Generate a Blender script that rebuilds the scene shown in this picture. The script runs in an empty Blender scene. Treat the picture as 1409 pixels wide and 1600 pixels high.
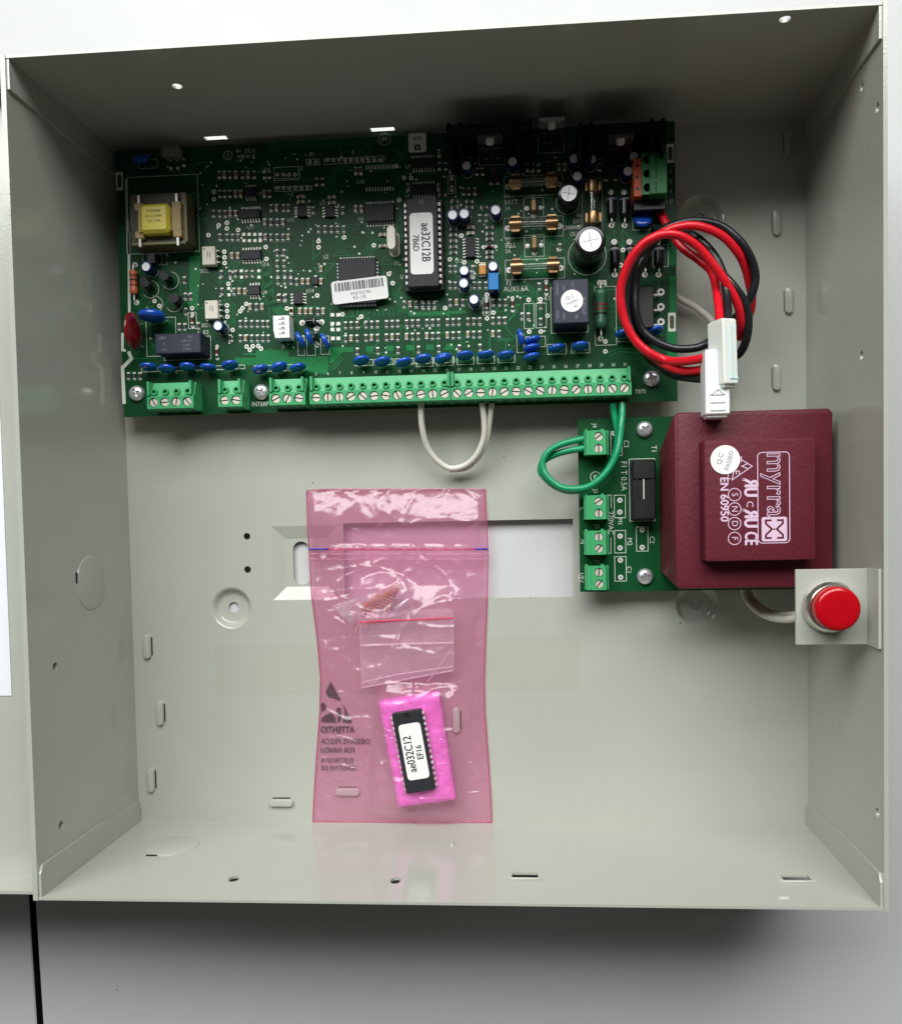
import bpy, bmesh, math, random
from mathutils import Matrix, Vector, noise

# ------------------------------------------------------------------ scene, camera, light
S = 0.01                                   # 1 mm = 0.01 Blender units (1 unit = 10 cm)
scene = bpy.context.scene
scene.unit_settings.scale_length = 0.1
COL = scene.collection
rnd = random.Random(11)

CAM_R = ((0.9972484637, 0.0168791826, 0.0721844496),
         (-0.0196978375, 0.9990638175, 0.0385160189),
         (-0.0714667529, -0.0398319183, 0.9966473406))
CAM_C = (33.9403, -16.8165, 392.9895)      # mm
F_PX, PX, PY, IMG_H = 1348.5292, 735.6265, 867.7742, 1600.0
cam = bpy.data.cameras.new('camera')
cam_ob = bpy.data.objects.new('camera', cam); COL.objects.link(cam_ob)
cam.sensor_fit = 'VERTICAL'; cam.sensor_height = 24.0; cam.sensor_width = 24.0
cam.lens = F_PX / IMG_H * 24.0
cam.shift_x = -31.1265 / IMG_H; cam.shift_y = 67.7742 / IMG_H
cam.clip_start = 0.05; cam.clip_end = 200
M = Matrix([list(r) for r in CAM_R]).to_4x4(); M.translation = Vector(CAM_C) * S
cam_ob.matrix_world = M
scene.camera = cam_ob

world = bpy.data.worlds.new('World'); scene.world = world; world.use_nodes = True
bg = world.node_tree.nodes['Background']
bg.inputs[0].default_value = (1.0, 0.96, 0.89, 1); bg.inputs[1].default_value = 0.065

def area(name, loc, target, sx, sy, power, color):
    l = bpy.data.lights.new(name, 'AREA'); l.shape = 'RECTANGLE'; l.size = sx * S; l.size_y = sy * S
    l.energy = power; l.color = color
    o = bpy.data.objects.new(name, l); COL.objects.link(o)
    o.location = Vector(loc) * S
    o.rotation_euler = (Vector(target) - Vector(loc)).to_track_quat('-Z', 'Y').to_euler()
    return o
area('window_light', (-130, 1070, 1200), (0, 0, 0), 2300, 860, 5500, (0.99, 1.0, 0.99))

scene.view_settings.view_transform = 'Standard'; scene.view_settings.look = 'None'
scene.view_settings.gamma = 1; scene.view_settings.exposure = 0.0
scene.render.engine = 'CYCLES'
scene.cycles.max_bounces = 8; scene.cycles.transparent_max_bounces = 24

# measured photo position -> millimetres on the plane at height z
def at(x, y, z):
    d = Matrix([list(r) for r in CAM_R]) @ Vector(((x - PX) / F_PX, -(y - PY) / F_PX, -1.0))
    t = (z - CAM_C[2]) / d[2]
    return Vector(CAM_C) + d * t
CH = {1: (160, 180, 4.697), 2: (400, 180, 4.697), 3: (620, 140, 5.871), 4: (820, 140, 5.636), 5: (160, 400, 4.697),
      6: (400, 400, 4.697), 7: (660, 340, 7.045), 8: (780, 300, 4.859), 'A': (640, 480, 3.355), 'P': (830, 620, 5.0),
      'T': (1000, 600, 4.27), 'W': (940, 300, 4.21), 'B': (460, 740, 4.403), 'C': (460, 1020, 4.403), 'D': (540, 900, 7.045),
      0: (0, 0, 1.0)}
def zp(k, x, y, z):
    a, b, s = CH[k]
    return at(a + x / s, b + y / s, z)

# ------------------------------------------------------------------ materials
def lin(c): return tuple((v / 12.92 if v <= 0.04045 else ((v + 0.055) / 1.055) ** 2.4) for v in c)
def hx(r, g, b): return lin((r / 255, g / 255, b / 255))
MATS = {}
def mat(name, col, rough=0.5, metal=0.0, spec=0.5, var=0.0, vscale=8.0, bump=0.0, bscale=60.0, coat=0.0, trans=0.0, rvar=0.0, det=3.0, aniso=None):
    m = bpy.data.materials.new(name); m.use_nodes = True; nt = m.node_tree; n = nt.nodes
    b = n['Principled BSDF']
    b.inputs['Base Color'].default_value = (*col, 1); b.inputs['Roughness'].default_value = rough
    b.inputs['Metallic'].default_value = metal; b.inputs['Specular IOR Level'].default_value = spec
    if coat: b.inputs['Coat Weight'].default_value = coat; b.inputs['Coat Roughness'].default_value = 0.12
    if trans: b.inputs['Transmission Weight'].default_value = trans
    if var or bump or rvar:
        tc = n.new('ShaderNodeTexCoord')
        if var or rvar:
            t = n.new('ShaderNodeTexNoise'); t.inputs['Scale'].default_value = vscale; t.inputs['Detail'].default_value = det
            nt.links.new(tc.outputs['Object'], t.inputs['Vector'])
        if var:
            mx = n.new('ShaderNodeMix'); mx.data_type = 'RGBA'
            mx.inputs['A'].default_value = (*[c * (1 - var) for c in col], 1)
            mx.inputs['B'].default_value = (*[min(1, c * (1 + var)) for c in col], 1)
            nt.links.new(t.outputs['Fac'], mx.inputs['Factor']); nt.links.new(mx.outputs['Result'], b.inputs['Base Color'])
        if rvar:
            mr = n.new('ShaderNodeMapRange'); mr.inputs['From Min'].default_value = 0.3; mr.inputs['From Max'].default_value = 0.7
            mr.inputs['To Min'].default_value = max(0.02, rough - rvar); mr.inputs['To Max'].default_value = rough + rvar
            nt.links.new(t.outputs['Fac'], mr.inputs['Value']); nt.links.new(mr.outputs['Result'], b.inputs['Roughness'])
        if bump:
            t2 = n.new('ShaderNodeTexNoise'); t2.inputs['Scale'].default_value = bscale; t2.inputs['Detail'].default_value = 2
            nt.links.new(tc.outputs['Object'], t2.inputs['Vector'])
            bp = n.new('ShaderNodeBump'); bp.inputs['Strength'].default_value = bump; bp.inputs['Distance'].default_value = 0.01
            nt.links.new(t2.outputs['Fac'], bp.inputs['Height']); nt.links.new(bp.outputs['Normal'], b.inputs['Normal'])
    MATS[name] = m
    return m
mat('table_white', hx(194, 196, 195), 0.55, var=0.035, vscale=1.3, bump=0.12, bscale=120, rvar=0.08, det=9)
mat('floor_and_gap_shade', hx(18, 17, 16), 0.9)
mat('coat_grey', hx(173, 176, 166), 0.13, spec=0.6, var=0.06, vscale=1.6, bump=0.04, bscale=110, rvar=0.08, det=9)
def specks(name, scale, thr, dark):                  # sparse dust and paint nibs
    nt = MATS[name].node_tree; n = nt.nodes; b = n['Principled BSDF']; src = b.inputs['Base Color'].links[0].from_socket
    tc = n.new('ShaderNodeTexCoord'); v = n.new('ShaderNodeTexVoronoi'); v.inputs['Scale'].default_value = scale; v.inputs['Randomness'].default_value = 1
    nt.links.new(tc.outputs['Object'], v.inputs['Vector'])
    lt = n.new('ShaderNodeMath'); lt.operation = 'LESS_THAN'; lt.inputs[1].default_value = thr; nt.links.new(v.outputs['Distance'], lt.inputs[0])
    gt = n.new('ShaderNodeSeparateColor'); nt.links.new(v.outputs['Color'], gt.inputs[0])
    g2 = n.new('ShaderNodeMath'); g2.operation = 'GREATER_THAN'; g2.inputs[1].default_value = 0.86; nt.links.new(gt.outputs[0], g2.inputs[0])
    mu = n.new('ShaderNodeMath'); mu.operation = 'MULTIPLY'; nt.links.new(lt.outputs[0], mu.inputs[0]); nt.links.new(g2.outputs[0], mu.inputs[1])
    mx = n.new('ShaderNodeMix'); mx.data_type = 'RGBA'; nt.links.new(mu.outputs[0], mx.inputs['Factor']); nt.links.new(src, mx.inputs['A']); mx.inputs['B'].default_value = (*dark, 1)
    nt.links.new(mx.outputs['Result'], b.inputs['Base Color'])
specks('coat_grey', 9.0, 0.035, hx(112, 110, 98)); specks('table_white', 5.0, 0.03, hx(150, 148, 140))
mat('pcb_green', hx(8, 65, 33), 0.4, spec=0.22, var=0.25, vscale=3.0, bump=0.03, bscale=80)
mat('pcb_pour', hx(18, 110, 58), 0.4, spec=0.22, var=0.12, vscale=4.0)
mat('pcb_trace', hx(26, 112, 62), 0.4, spec=0.22)
mat('pcb_edge', hx(96, 100, 52), 0.7)
mat('pcb_bare', hx(62, 62, 30), 0.45, var=0.2, vscale=6)
mat('silk', hx(205, 212, 200), 0.6)
mat('tin', hx(224, 224, 216), 0.38, metal=0.2)
mat('tin_rough', hx(190, 190, 182), 0.42, metal=0.7)
mat('steel', hx(222, 222, 224), 0.26, metal=0.7)
mat('nickel', hx(210, 208, 200), 0.2, metal=0.95, var=0.1, vscale=30)
mat('brass', hx(168, 136, 100), 0.3, metal=0.9, var=0.3, vscale=30)
mat('ic_black', hx(34, 35, 40), 0.55, spec=0.4, bump=0.06, bscale=120)
mat('black_plastic', hx(20, 20, 22), 0.45)
mat('black_gloss', hx(14, 14, 17), 0.22)
mat('black_deep', hx(9, 9, 9), 0.8)
mat('heatsink_black', hx(9, 9, 10), 0.6, spec=0.2)
mat('resistor_black', hx(38, 40, 38), 0.45)
mat('ceramic_tan', hx(150, 128, 100), 0.5)
mat('ceramic_brown', hx(118, 84, 62), 0.5)
mat('ceramic_white', hx(222, 217, 200), 0.5)
mat('blue_epoxy', hx(18, 76, 178), 0.2, spec=0.55, var=0.12, vscale=20, coat=0.3)
mat('blue_sleeve', hx(14, 38, 86), 0.25)
mat('blue_box', hx(22, 120, 190), 0.35)
mat('alu_top', hx(236, 239, 242), 0.35, metal=0.15)
mat('maroon_epoxy', hx(110, 14, 26), 0.25, coat=0.3)
mat('orange_resistor', hx(186, 96, 52), 0.4)
mat('green_resistor', hx(42, 92, 66), 0.4)
mat('band_black', hx(24, 20, 20), 0.4)
mat('band_red', hx(120, 30, 28), 0.4)
mat('band_gold', hx(190, 150, 80), 0.35, metal=0.5)
mat('terminal_green', hx(62, 158, 102), 0.38, spec=0.4, var=0.05, vscale=12)
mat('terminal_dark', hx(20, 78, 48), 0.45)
mat('terminal_orange', hx(190, 82, 40), 0.45)
mat('plug_green', hx(26, 112, 56), 0.45)
mat('screw_zinc', hx(206, 204, 188), 0.4, metal=0.3, var=0.12, vscale=40)
mat('yellow_tape', hx(206, 190, 62), 0.35, var=0.08, vscale=25)
mat('core_brown', hx(74, 68, 56), 0.5, metal=0.3, var=0.15, vscale=20)
mat('core_edge', hx(110, 104, 72), 0.5, metal=0.2)
mat('bobbin_tan', hx(160, 138, 90), 0.5)
mat('label_white', hx(232, 232, 230), 0.55)
mat('ink_black', hx(22, 20, 24), 0.6)
mat('ink_grey', hx(120, 124, 134), 0.6)
mat('ink_lilac', hx(214, 186, 208), 0.55)
mat('transformer_maroon', hx(92, 27, 40), 0.52, spec=0.3, var=0.08, vscale=7, bump=0.16, bscale=55)
mat('red_insulation', hx(206, 18, 36), 0.32, spec=0.45, var=0.12, vscale=6, bump=0.15, bscale=40, rvar=0.1)
mat('black_insulation', hx(22, 24, 28), 0.34, spec=0.5, var=0.12, vscale=6, bump=0.15, bscale=40, rvar=0.1)
mat('green_insulation', hx(12, 140, 92), 0.34, spec=0.45, var=0.12, vscale=6, bump=0.15, bscale=40, rvar=0.1)
mat('white_insulation', hx(206, 204, 192), 0.4)
specks('transformer_maroon', 14.0, 0.05, hx(150, 96, 100))
mat('red_button', hx(178, 4, 20), 0.2, spec=0.5)
mat('foam_pink', hx(236, 120, 214), 0.42, var=0.28, vscale=14, bump=1.0, bscale=26, rvar=0.2, det=6)
mat('paper_white', hx(226, 230, 236), 0.6)
mat('resistor_tan', hx(186, 112, 84), 0.42)
mat('copper_lead', hx(236, 196, 170), 0.3, metal=0.35)
mat('zip_violet', hx(70, 50, 160), 0.3)
mat('red_zip', hx(206, 30, 70), 0.35)
def nylon(name, col, tr):
    m = mat(name, col, 0.35); b = m.node_tree.nodes['Principled BSDF']
    b.inputs['Subsurface Weight'].default_value = tr; b.inputs['Subsurface Scale'].default_value = 0.03
nylon('nylon_white', hx(236, 236, 234), 0.15)
nylon('nylon_clear', hx(222, 228, 222), 0.5)

def film(name, tint, haze, haze_col, rough=0.08, bump=0.25, bscale=9.0, gl=0.9, refl=0.06):
    m = bpy.data.materials.new(name); m.use_nodes = True; nt = m.node_tree; n = nt.nodes; n.clear()
    out = n.new('ShaderNodeOutputMaterial'); tr = n.new('ShaderNodeBsdfTransparent'); tr.inputs[0].default_value = (*tint, 1)
    df = n.new('ShaderNodeBsdfDiffuse'); df.inputs[0].default_value = (*haze_col, 1)
    tl = n.new('ShaderNodeBsdfTranslucent'); tl.inputs[0].default_value = (*haze_col, 1)
    a = n.new('ShaderNodeMixShader'); a.inputs[0].default_value = 0.45
    nt.links.new(df.outputs[0], a.inputs[1]); nt.links.new(tl.outputs[0], a.inputs[2])
    h = n.new('ShaderNodeMixShader'); h.inputs[0].default_value = haze
    nt.links.new(tr.outputs[0], h.inputs[1]); nt.links.new(a.outputs[0], h.inputs[2])
    g = n.new('ShaderNodeBsdfGlossy'); g.inputs['Color'].default_value = (gl, gl, gl, 1); g.inputs['Roughness'].default_value = rough
    lw = n.new('ShaderNodeLayerWeight'); lw.inputs[0].default_value = 0.5
    pw = n.new('ShaderNodeMath'); pw.operation = 'POWER'; pw.inputs[1].default_value = 4.0
    nt.links.new(lw.outputs['Facing'], pw.inputs[0])
    fr = n.new('ShaderNodeMath'); fr.operation = 'MULTIPLY_ADD'; fr.inputs[1].default_value = 0.85; fr.inputs[2].default_value = refl
    nt.links.new(pw.outputs[0], fr.inputs[0])
    mx = n.new('ShaderNodeMixShader')
    nt.links.new(fr.outputs[0], mx.inputs[0]); nt.links.new(h.outputs[0], mx.inputs[1]); nt.links.new(g.outputs[0], mx.inputs[2])
    tc = n.new('ShaderNodeTexCoord'); t = n.new('ShaderNodeTexNoise'); t.inputs['Scale'].default_value = bscale; t.inputs['Detail'].default_value = 3
    t.inputs['Distortion'].default_value = 0.8
    nt.links.new(tc.outputs['Object'], t.inputs['Vector'])
    bp = n.new('ShaderNodeBump'); bp.inputs['Strength'].default_value = bump; bp.inputs['Distance'].default_value = 0.02
    nt.links.new(t.outputs['Fac'], bp.inputs['Height'])
    nt.links.new(bp.outputs[0], g.inputs['Normal']); nt.links.new(bp.outputs[0], lw.inputs['Normal'])
    nt.links.new(mx.outputs[0], out.inputs[0]); MATS[name] = m
film('pink_film', (1.0, 0.855, 0.925), 0.13, hx(255, 182, 214), rough=0.24, refl=0.06, bump=0.45, bscale=8)
film('clear_film', (0.985, 0.975, 0.985), 0.26, (0.9, 0.84, 0.88), rough=0.15, bscale=14, bump=0.4)
film('clear_edge', (0.97, 0.96, 0.97), 0.4, (0.95, 0.88, 0.92), rough=0.2)
film('pink_seam', (0.96, 0.6, 0.74), 0.3, hx(226, 120, 165))
film('glass_tube', (0.80, 0.86, 0.82), 0.05, (0.6, 0.7, 0.65), bump=0.0)
film('tape_film', (1.0, 0.998, 0.988), 0.025, hx(230, 222, 196), rough=0.4, bump=0.15, refl=0.02)

# ------------------------------------------------------------------ mesh builder (mm)
class MB:
    def __init__(s): s.v = []; s.f = []; s.m = []
    def add(s, v, f, m=0):
        o = len(s.v); s.v += [tuple(p) for p in v]
        for q in f: s.f.append(tuple(i + o for i in q)); s.m.append(m)
    def box(s, x0, x1, y0, y1, z0, z1, m=0, ch=0.0):
        if not ch:
            v = [(x0, y0, z0), (x1, y0, z0), (x1, y1, z0), (x0, y1, z0), (x0, y0, z1), (x1, y0, z1), (x1, y1, z1), (x0, y1, z1)]
            s.add(v, [(3, 2, 1, 0), (4, 5, 6, 7), (0, 1, 5, 4), (1, 2, 6, 5), (2, 3, 7, 6), (3, 0, 4, 7)], m)
        else:                                # chamfer on the upper edges and the uprights
            c = ch
            def ring(x0, x1, y0, y1, c, z): return [(x0 + c, y0, z), (x1 - c, y0, z), (x1, y0 + c, z), (x1, y1 - c, z), (x1 - c, y1, z), (x0 + c, y1, z), (x0, y1 - c, z), (x0, y0 + c, z)]
            v = ring(x0, x1, y0, y1, c, z0) + ring(x0, x1, y0, y1, c, z1 - c) + ring(x0 + c, x1 - c, y0 + c, y1 - c, c * 0.4, z1)
            f = [tuple(range(7, -1, -1)), tuple(range(16, 24))]
            for k in (0, 8): f += [(k + i, k + (i + 1) % 8, k + 8 + (i + 1) % 8, k + 8 + i) for i in range(8)]
            s.add(v, f, m)
    def lathe(s, prof, n=16, m=0, cx=0, cy=0, cz=0, axis='z', mi=None):
        v = []; k = len(prof)
        for i in range(n):
            a = 2 * math.pi * i / n; c, q = math.cos(a), math.sin(a)
            for r, z in prof:
                if axis == 'z': v.append((cx + r * c, cy + r * q, cz + z))
                elif axis == 'y': v.append((cx + r * q, cy + z, cz + r * c))
                else: v.append((cx + z, cy + r * c, cz + r * q))
        for j in range(k - 1):
            mm = m if mi is None else mi[j]
            s.add([], [], mm)
        o = len(s.v); s.v += v
        for i in range(n):
            i2 = (i + 1) % n
            for j in range(k - 1):
                mm = m if mi is None else mi[j]
                r0, r1 = prof[j][0], prof[j + 1][0]
                if r0 < 1e-6: q = (i * k + j, i2 * k + j + 1, i * k + j + 1)
                elif r1 < 1e-6: q = (i * k + j, i2 * k + j, i * k + j + 1)
                else: q = (i * k + j, i2 * k + j, i2 * k + j + 1, i * k + j + 1)
                s.f.append(tuple(o + t for t in q)); s.m.append(mm)
    def prism(s, poly, z0, z1, m=0):         # poly CCW in xy
        n = len(poly)
        v = [(x, y, z0) for x, y in poly] + [(x, y, z1) for x, y in poly]
        f = [tuple(range(n - 1, -1, -1)), tuple(range(n, 2 * n))] + [(i, (i + 1) % n, n + (i + 1) % n, n + i) for i in range(n)]
        s.add(v, f, m)
    def extr_x(s, prof, x0, x1, m=0, caps=True, skip=()):    # prof in (y,z), CCW seen from +x
        n = len(prof)
        v = [(x0, y, z) for y, z in prof] + [(x1, y, z) for y, z in prof]
        f = [(i, i + n, (i + 1) % n + n, (i + 1) % n)[::-1] for i in range(n) if i not in skip]
        if caps: f += [tuple(range(n - 1, -1, -1)), tuple(range(n, 2 * n))]
        s.add(v, f, m)
    def ribbon(s, pts, w, z, m=0, closed=False):
        P = [Vector((p[0], p[1])) for p in pts]; n = len(P); L = []
        for i in range(n):
            a = P[(i - 1) % n] if (closed or i > 0) else None; b = P[(i + 1) % n] if (closed or i < n - 1) else None
            d1 = (P[i] - a).normalized() if a is not None else (b - P[i]).normalized()
            d2 = (b - P[i]).normalized() if b is not None else d1
            t = (d1 + d2)
            t = t.normalized() if t.length > 1e-6 else d1
            nn = Vector((-t.y, t.x)); k = max(0.35, nn.dot(Vector((-d1.y, d1.x))))
            L.append((P[i] + nn * w / 2 / k, P[i] - nn * w / 2 / k))
        v = []
        for a, b in L: v += [(a.x, a.y, z), (b.x, b.y, z)]
        r = range(n if closed else n - 1)
        s.add(v, [(2 * i, 2 * i + 1, 2 * ((i + 1) % n) + 1, 2 * ((i + 1) % n)) for i in r], m)
    def rect(s, x0, x1, y0, y1, z, w=0.22, m=0): s.ribbon([(x0, y0), (x1, y0), (x1, y1), (x0, y1)], w, z, m, True)
    def circle(s, cx, cy, r, z, w=0.22, m=0, n=28, a0=0, a1=None):
        if a1 is None: s.ribbon([(cx + r * math.cos(2 * math.pi * i / n), cy + r * math.sin(2 * math.pi * i / n)) for i in range(n)], w, z, m, True)
        else: s.ribbon([(cx + r * math.cos(a0 + (a1 - a0) * i / n), cy + r * math.sin(a0 + (a1 - a0) * i / n)) for i in range(n + 1)], w, z, m)
    def disc(s, cx, cy, r, z, m=0, n=12): s.add([(cx + r * math.cos(2 * math.pi * i / n), cy + r * math.sin(2 * math.pi * i / n), z) for i in range(n)], [tuple(range(n))], m)
    def flat(s, pts, z, m=0):
        a = sum(pts[i][0] * pts[(i + 1) % len(pts)][1] - pts[(i + 1) % len(pts)][0] * pts[i][1] for i in range(len(pts)))
        if a < 0: pts = pts[::-1]
        s.add([(p[0], p[1], z) for p in pts], [tuple(range(len(pts)))], m)
    def cell(s, x0, x1, y0, y1, z, cx, cy, r, depth, m=0, md=None, n=16):   # square top with a round hole and its wall
        k = n // 4; sq = []
        cor = [(x1, y0), (x1, y1), (x0, y1), (x0, y0)]
        for c in range(4):
            a, b = cor[c], cor[(c + 1) % 4]
            for i in range(k): sq.append((a[0] + (b[0] - a[0]) * i / k, a[1] + (b[1] - a[1]) * i / k))
        ang = [-math.pi / 4 + 2 * math.pi * i / n for i in range(n)]
        ci = [(cx + r * math.cos(t), cy + r * math.sin(t)) for t in ang]
        v = [(x, y, z) for x, y in sq] + [(x, y, z) for x, y in ci] + [(x, y, z - depth) for x, y in ci]
        f = [(i, (i + 1) % n, n + (i + 1) % n, n + i) for i in range(n)]
        s.add(v, f, m)
        s.add(v, [(n + i, n + (i + 1) % n, 2 * n + (i + 1) % n, 2 * n + i) for i in range(n)] + [tuple(range(2 * n, 3 * n))], m if md is None else md)
    def tube(s, pts, r, m=0, n=10, caps=True):
        P = [Vector(p) for p in pts]; up = Vector((0, 0, 1)); prev = None; rings = []
        for i, p in enumerate(P):
            t = (P[min(i + 1, len(P) - 1)] - P[max(i - 1, 0)]).normalized()
            if prev is None:
                a = up if abs(t.dot(up)) < 0.9 else Vector((1, 0, 0)); nrm = (a - t * a.dot(t)).normalized()
            else:
                nrm = prev - t * prev.dot(t); nrm = nrm.normalized() if nrm.length > 1e-6 else prev
            prev = nrm; b = t.cross(nrm)
            rr = r[i] if isinstance(r, (list, tuple)) else r
            rings.append([p + (nrm * math.cos(2 * math.pi * k / n) + b * math.sin(2 * math.pi * k / n)) * rr for k in range(n)])
        v = [q for g in rings for q in g]; f = []
        for i in range(len(P) - 1):
            for k in range(n):
                k2 = (k + 1) % n; f.append((i * n + k, i * n + k2, (i + 1) * n + k2, (i + 1) * n + k))
        if caps: f += [tuple(range(n - 1, -1, -1)), tuple(range((len(P) - 1) * n, len(P) * n))]
        s.add(v, f, m)
    def ellipsoid(s, c, rx, ry, rz, m=0, nu=14, nv=8):
        prof = [(math.sin(math.pi * j / nv), -math.cos(math.pi * j / nv)) for j in range(nv + 1)]
        prof[0] = (0, -1); prof[-1] = (0, 1); o = len(s.v); s.lathe(prof, nu, m)
        for i in range(o, len(s.v)):
            x, y, z = s.v[i]; s.v[i] = (c[0] + x * rx, c[1] + y * ry, c[2] + z * rz)
    def xf(s, fn, start=0):
        for i in range(start, len(s.v)): s.v[i] = tuple(fn(*s.v[i]))
    def mesh(s, name, mats, smooth=35):
        me = bpy.data.meshes.new(name)
        me.from_pydata([(x * S, y * S, z * S) for x, y, z in s.v], [], s.f)
        mats = mats if isinstance(mats, (list, tuple)) else [mats]
        for k in mats: me.materials.append(MATS[k])
        me.polygons.foreach_set('material_index', s.m)
        if smooth:
            me.shade_smooth(); me.set_sharp_from_angle(angle=math.radians(smooth))
        me.update()
        return me
WM = {}
def put(name, me, parent=None, loc=(0, 0, 0), rz=0.0, rx=0.0, ry=0.0, kind=None, label=None, cat=None, group=None):
    o = bpy.data.objects.new(name, me); COL.objects.link(o)
    W = Matrix.Translation(Vector(loc) * S) @ Matrix.Rotation(rz, 4, 'Z') @ Matrix.Rotation(ry, 4, 'Y') @ Matrix.Rotation(rx, 4, 'X')
    WM[o.name] = W
    if parent is not None:
        o.parent = parent; o.matrix_basis = WM[parent.name].inverted() @ W
    else: o.matrix_basis = W
    if kind: o['kind'] = kind
    if label: o['label'] = label
    if cat: o['category'] = cat
    if group: o['group'] = group
    return o
def thing(name, label, cat, loc=(0, 0, 0), rz=0.0, group=None): return put(name, None, None, loc, rz, label=label, cat=cat, group=group)
def cut(me_obj_mesh, cutter, name, mats):          # boolean difference, evaluated at once
    a = bpy.data.objects.new('tmp_a', me_obj_mesh); b = bpy.data.objects.new('tmp_b', cutter.mesh('tmp_c', mats, 0))
    COL.objects.link(a); COL.objects.link(b)
    md = a.modifiers.new('b', 'BOOLEAN'); md.operation = 'DIFFERENCE'; md.object = b; md.solver = 'EXACT'
    bpy.context.view_layer.update()
    r = bpy.data.meshes.new_from_object(a.evaluated_get(bpy.context.evaluated_depsgraph_get()))
    r.name = name
    bpy.data.objects.remove(a); bpy.data.objects.remove(b)
    r.shade_smooth(); r.set_sharp_from_angle(angle=math.radians(30))
    return r
def text_geo(body, size, align='CENTER', spacing=1.0, outline=None):
    c = bpy.data.curves.new('t', 'FONT'); c.body = body; c.size = size; c.align_x = align; c.align_y = 'CENTER'; c.space_character = spacing
    c.resolution_u = 3
    if outline: c.fill_mode = 'NONE'; c.bevel_depth = outline; c.bevel_resolution = 0; c.resolution_u = 2
    o = bpy.data.objects.new('t', c); COL.objects.link(o); bpy.context.view_layer.update()
    me = bpy.data.meshes.new_from_object(o.evaluated_get(bpy.context.evaluated_depsgraph_get()))
    v = [tuple(p.co) for p in me.vertices]; f = [tuple(p.vertices) for p in me.polygons]
    bpy.data.objects.remove(o); bpy.data.meshes.remove(me)
    return v, f
def put_text(mb, body, size, x, y, z, rz=0.0, sx=1.0, mirror=False, m=0, align='CENTER', bold=0.0, spacing=1.0, outline=None, fit=None):
    v, f = text_geo(body, size, align, spacing, outline)
    if fit: sx = fit / (max(q[0] for q in v) - min(q[0] for q in v))
    c, q = math.cos(rz), math.sin(rz)
    offs = [(0, 0)] if not bold else [(-bold, 0), (bold, 0), (0, bold * .7), (0, -bold * .7)]
    for k, (ox, oy) in enumerate(offs):
        out = []
        for a, b, d in v:
            a = a * sx + ox; b += oy
            if mirror: a = -a
            out.append((x + a * c - b * q, y + a * q + b * c, z + k * 0.004 + (d if outline else 0)))
        mb.add(out, [t[::-1] for t in f] if mirror else f, m)
def catmull(P, n=10):
    P = [Vector(p) for p in P]; out = []
    for i in range(len(P) - 1):
        p0 = P[max(i - 1, 0)]; p1 = P[i]; p2 = P[i + 1]; p3 = P[min(i + 2, len(P) - 1)]
        for k in range(n):
            t = k / n
            out.append(0.5 * ((2 * p1) + (p2 - p0) * t + (2 * p0 - 5 * p1 + 4 * p2 - p3) * t * t + (3 * p1 - p0 - 3 * p2 + p3) * t ** 3))
    out.append(P[-1]); return out

# ------------------------------------------------------------------ the setting: two white table tops and the gap between them
TZ = -4.3
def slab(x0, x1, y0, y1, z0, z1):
    b = MB(); b.box(x0, x1, y0, y1, z0, z1, 0, .5); b.m = [1, 0] + [1] * 8 + [0] * 8; return b  # slab sides coloured near-black, painting in the shade of the gap
seam = [(-209.2, -264), (-210.6, -190)]
sl = (seam[1][0] - seam[0][0]) / (seam[1][1] - seam[0][1]); ang = -math.atan(sl)
put('table', slab(0, 1150, -500, 1200, -25, 0).mesh('table', ['table_white', 'floor_and_gap_shade'], 30), None, (-209.2, -264, TZ), .0247, kind='structure')
put('table', slab(-900, -3.3, -500, 1200, -25, 0).mesh('table', ['table_white', 'floor_and_gap_shade'], 30), None, (-209.2, -264, TZ), .0247, kind='structure')
b = MB(); b.box(-1400, 1400, -1400, 1400, -760, -740); put('floor', b.mesh('floor', 'floor_and_gap_shade', 0), kind='structure')

# ------------------------------------------------------------------ enclosure
IX, IY, D, T = 155.0, 155.7, 84.0, 1.0
enc = thing('metal_enclosure', 'open light grey powder coated steel alarm panel box lying on the white table', 'enclosure', (0, 0, TZ))
def cyl(b, cx, cy, z0, z1, r, n=24): b.lathe([(0, z0), (r, z0), (r, z1), (0, z1)], n, 0, cx, cy)
def oblong(cx, cy, hw, hh, vertical, n=8):
    r = min(hw, hh); L = max(hw, hh) - r; pts = []
    for i in range(n + 1): a = -math.pi / 2 + math.pi * i / n; pts.append((L + r * math.cos(a), r * math.sin(a)))
    for i in range(n + 1): a = math.pi / 2 + math.pi * i / n; pts.append((-L + r * math.cos(a), r * math.sin(a)))
    if vertical: pts = [(-y, x) for x, y in pts]
    return [(cx + x, cy + y) for x, y in pts]
panel = MB(); panel.box(-IX, IX, -IY, IY, -T, 0)
cutr = MB()
dims = [at(362, 950, 0), at(1088, 945, 0), at(1095, 338, 0)]
for p in dims: cutr.lathe([(0, -3), (9.8, -3), (9.8, 3), (0, 3)], 32, 0, p.x, p.y)
for q in [(386, 838), (387, 890)]:
    p = at(*q, 0); cyl(cutr, p.x, p.y, -3, 3, 1.6)
RX0, RX1, RY0, RY1 = -87.0, -56.5, -51.3, -17.0
cutr.box(RX0, RX1, RY0, RY1, -3, 3)
WX0, WX1, WY0, WY1 = -53.2, 52.0, -51.6, -16.2
cutr.box(WX0, WX1, WY0, WY1, -3, 3)
pm = cut(panel.mesh('p', 'coat_grey', 0), cutr, 'back_panel', 'coat_grey')
put('back_panel', pm, enc)
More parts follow.
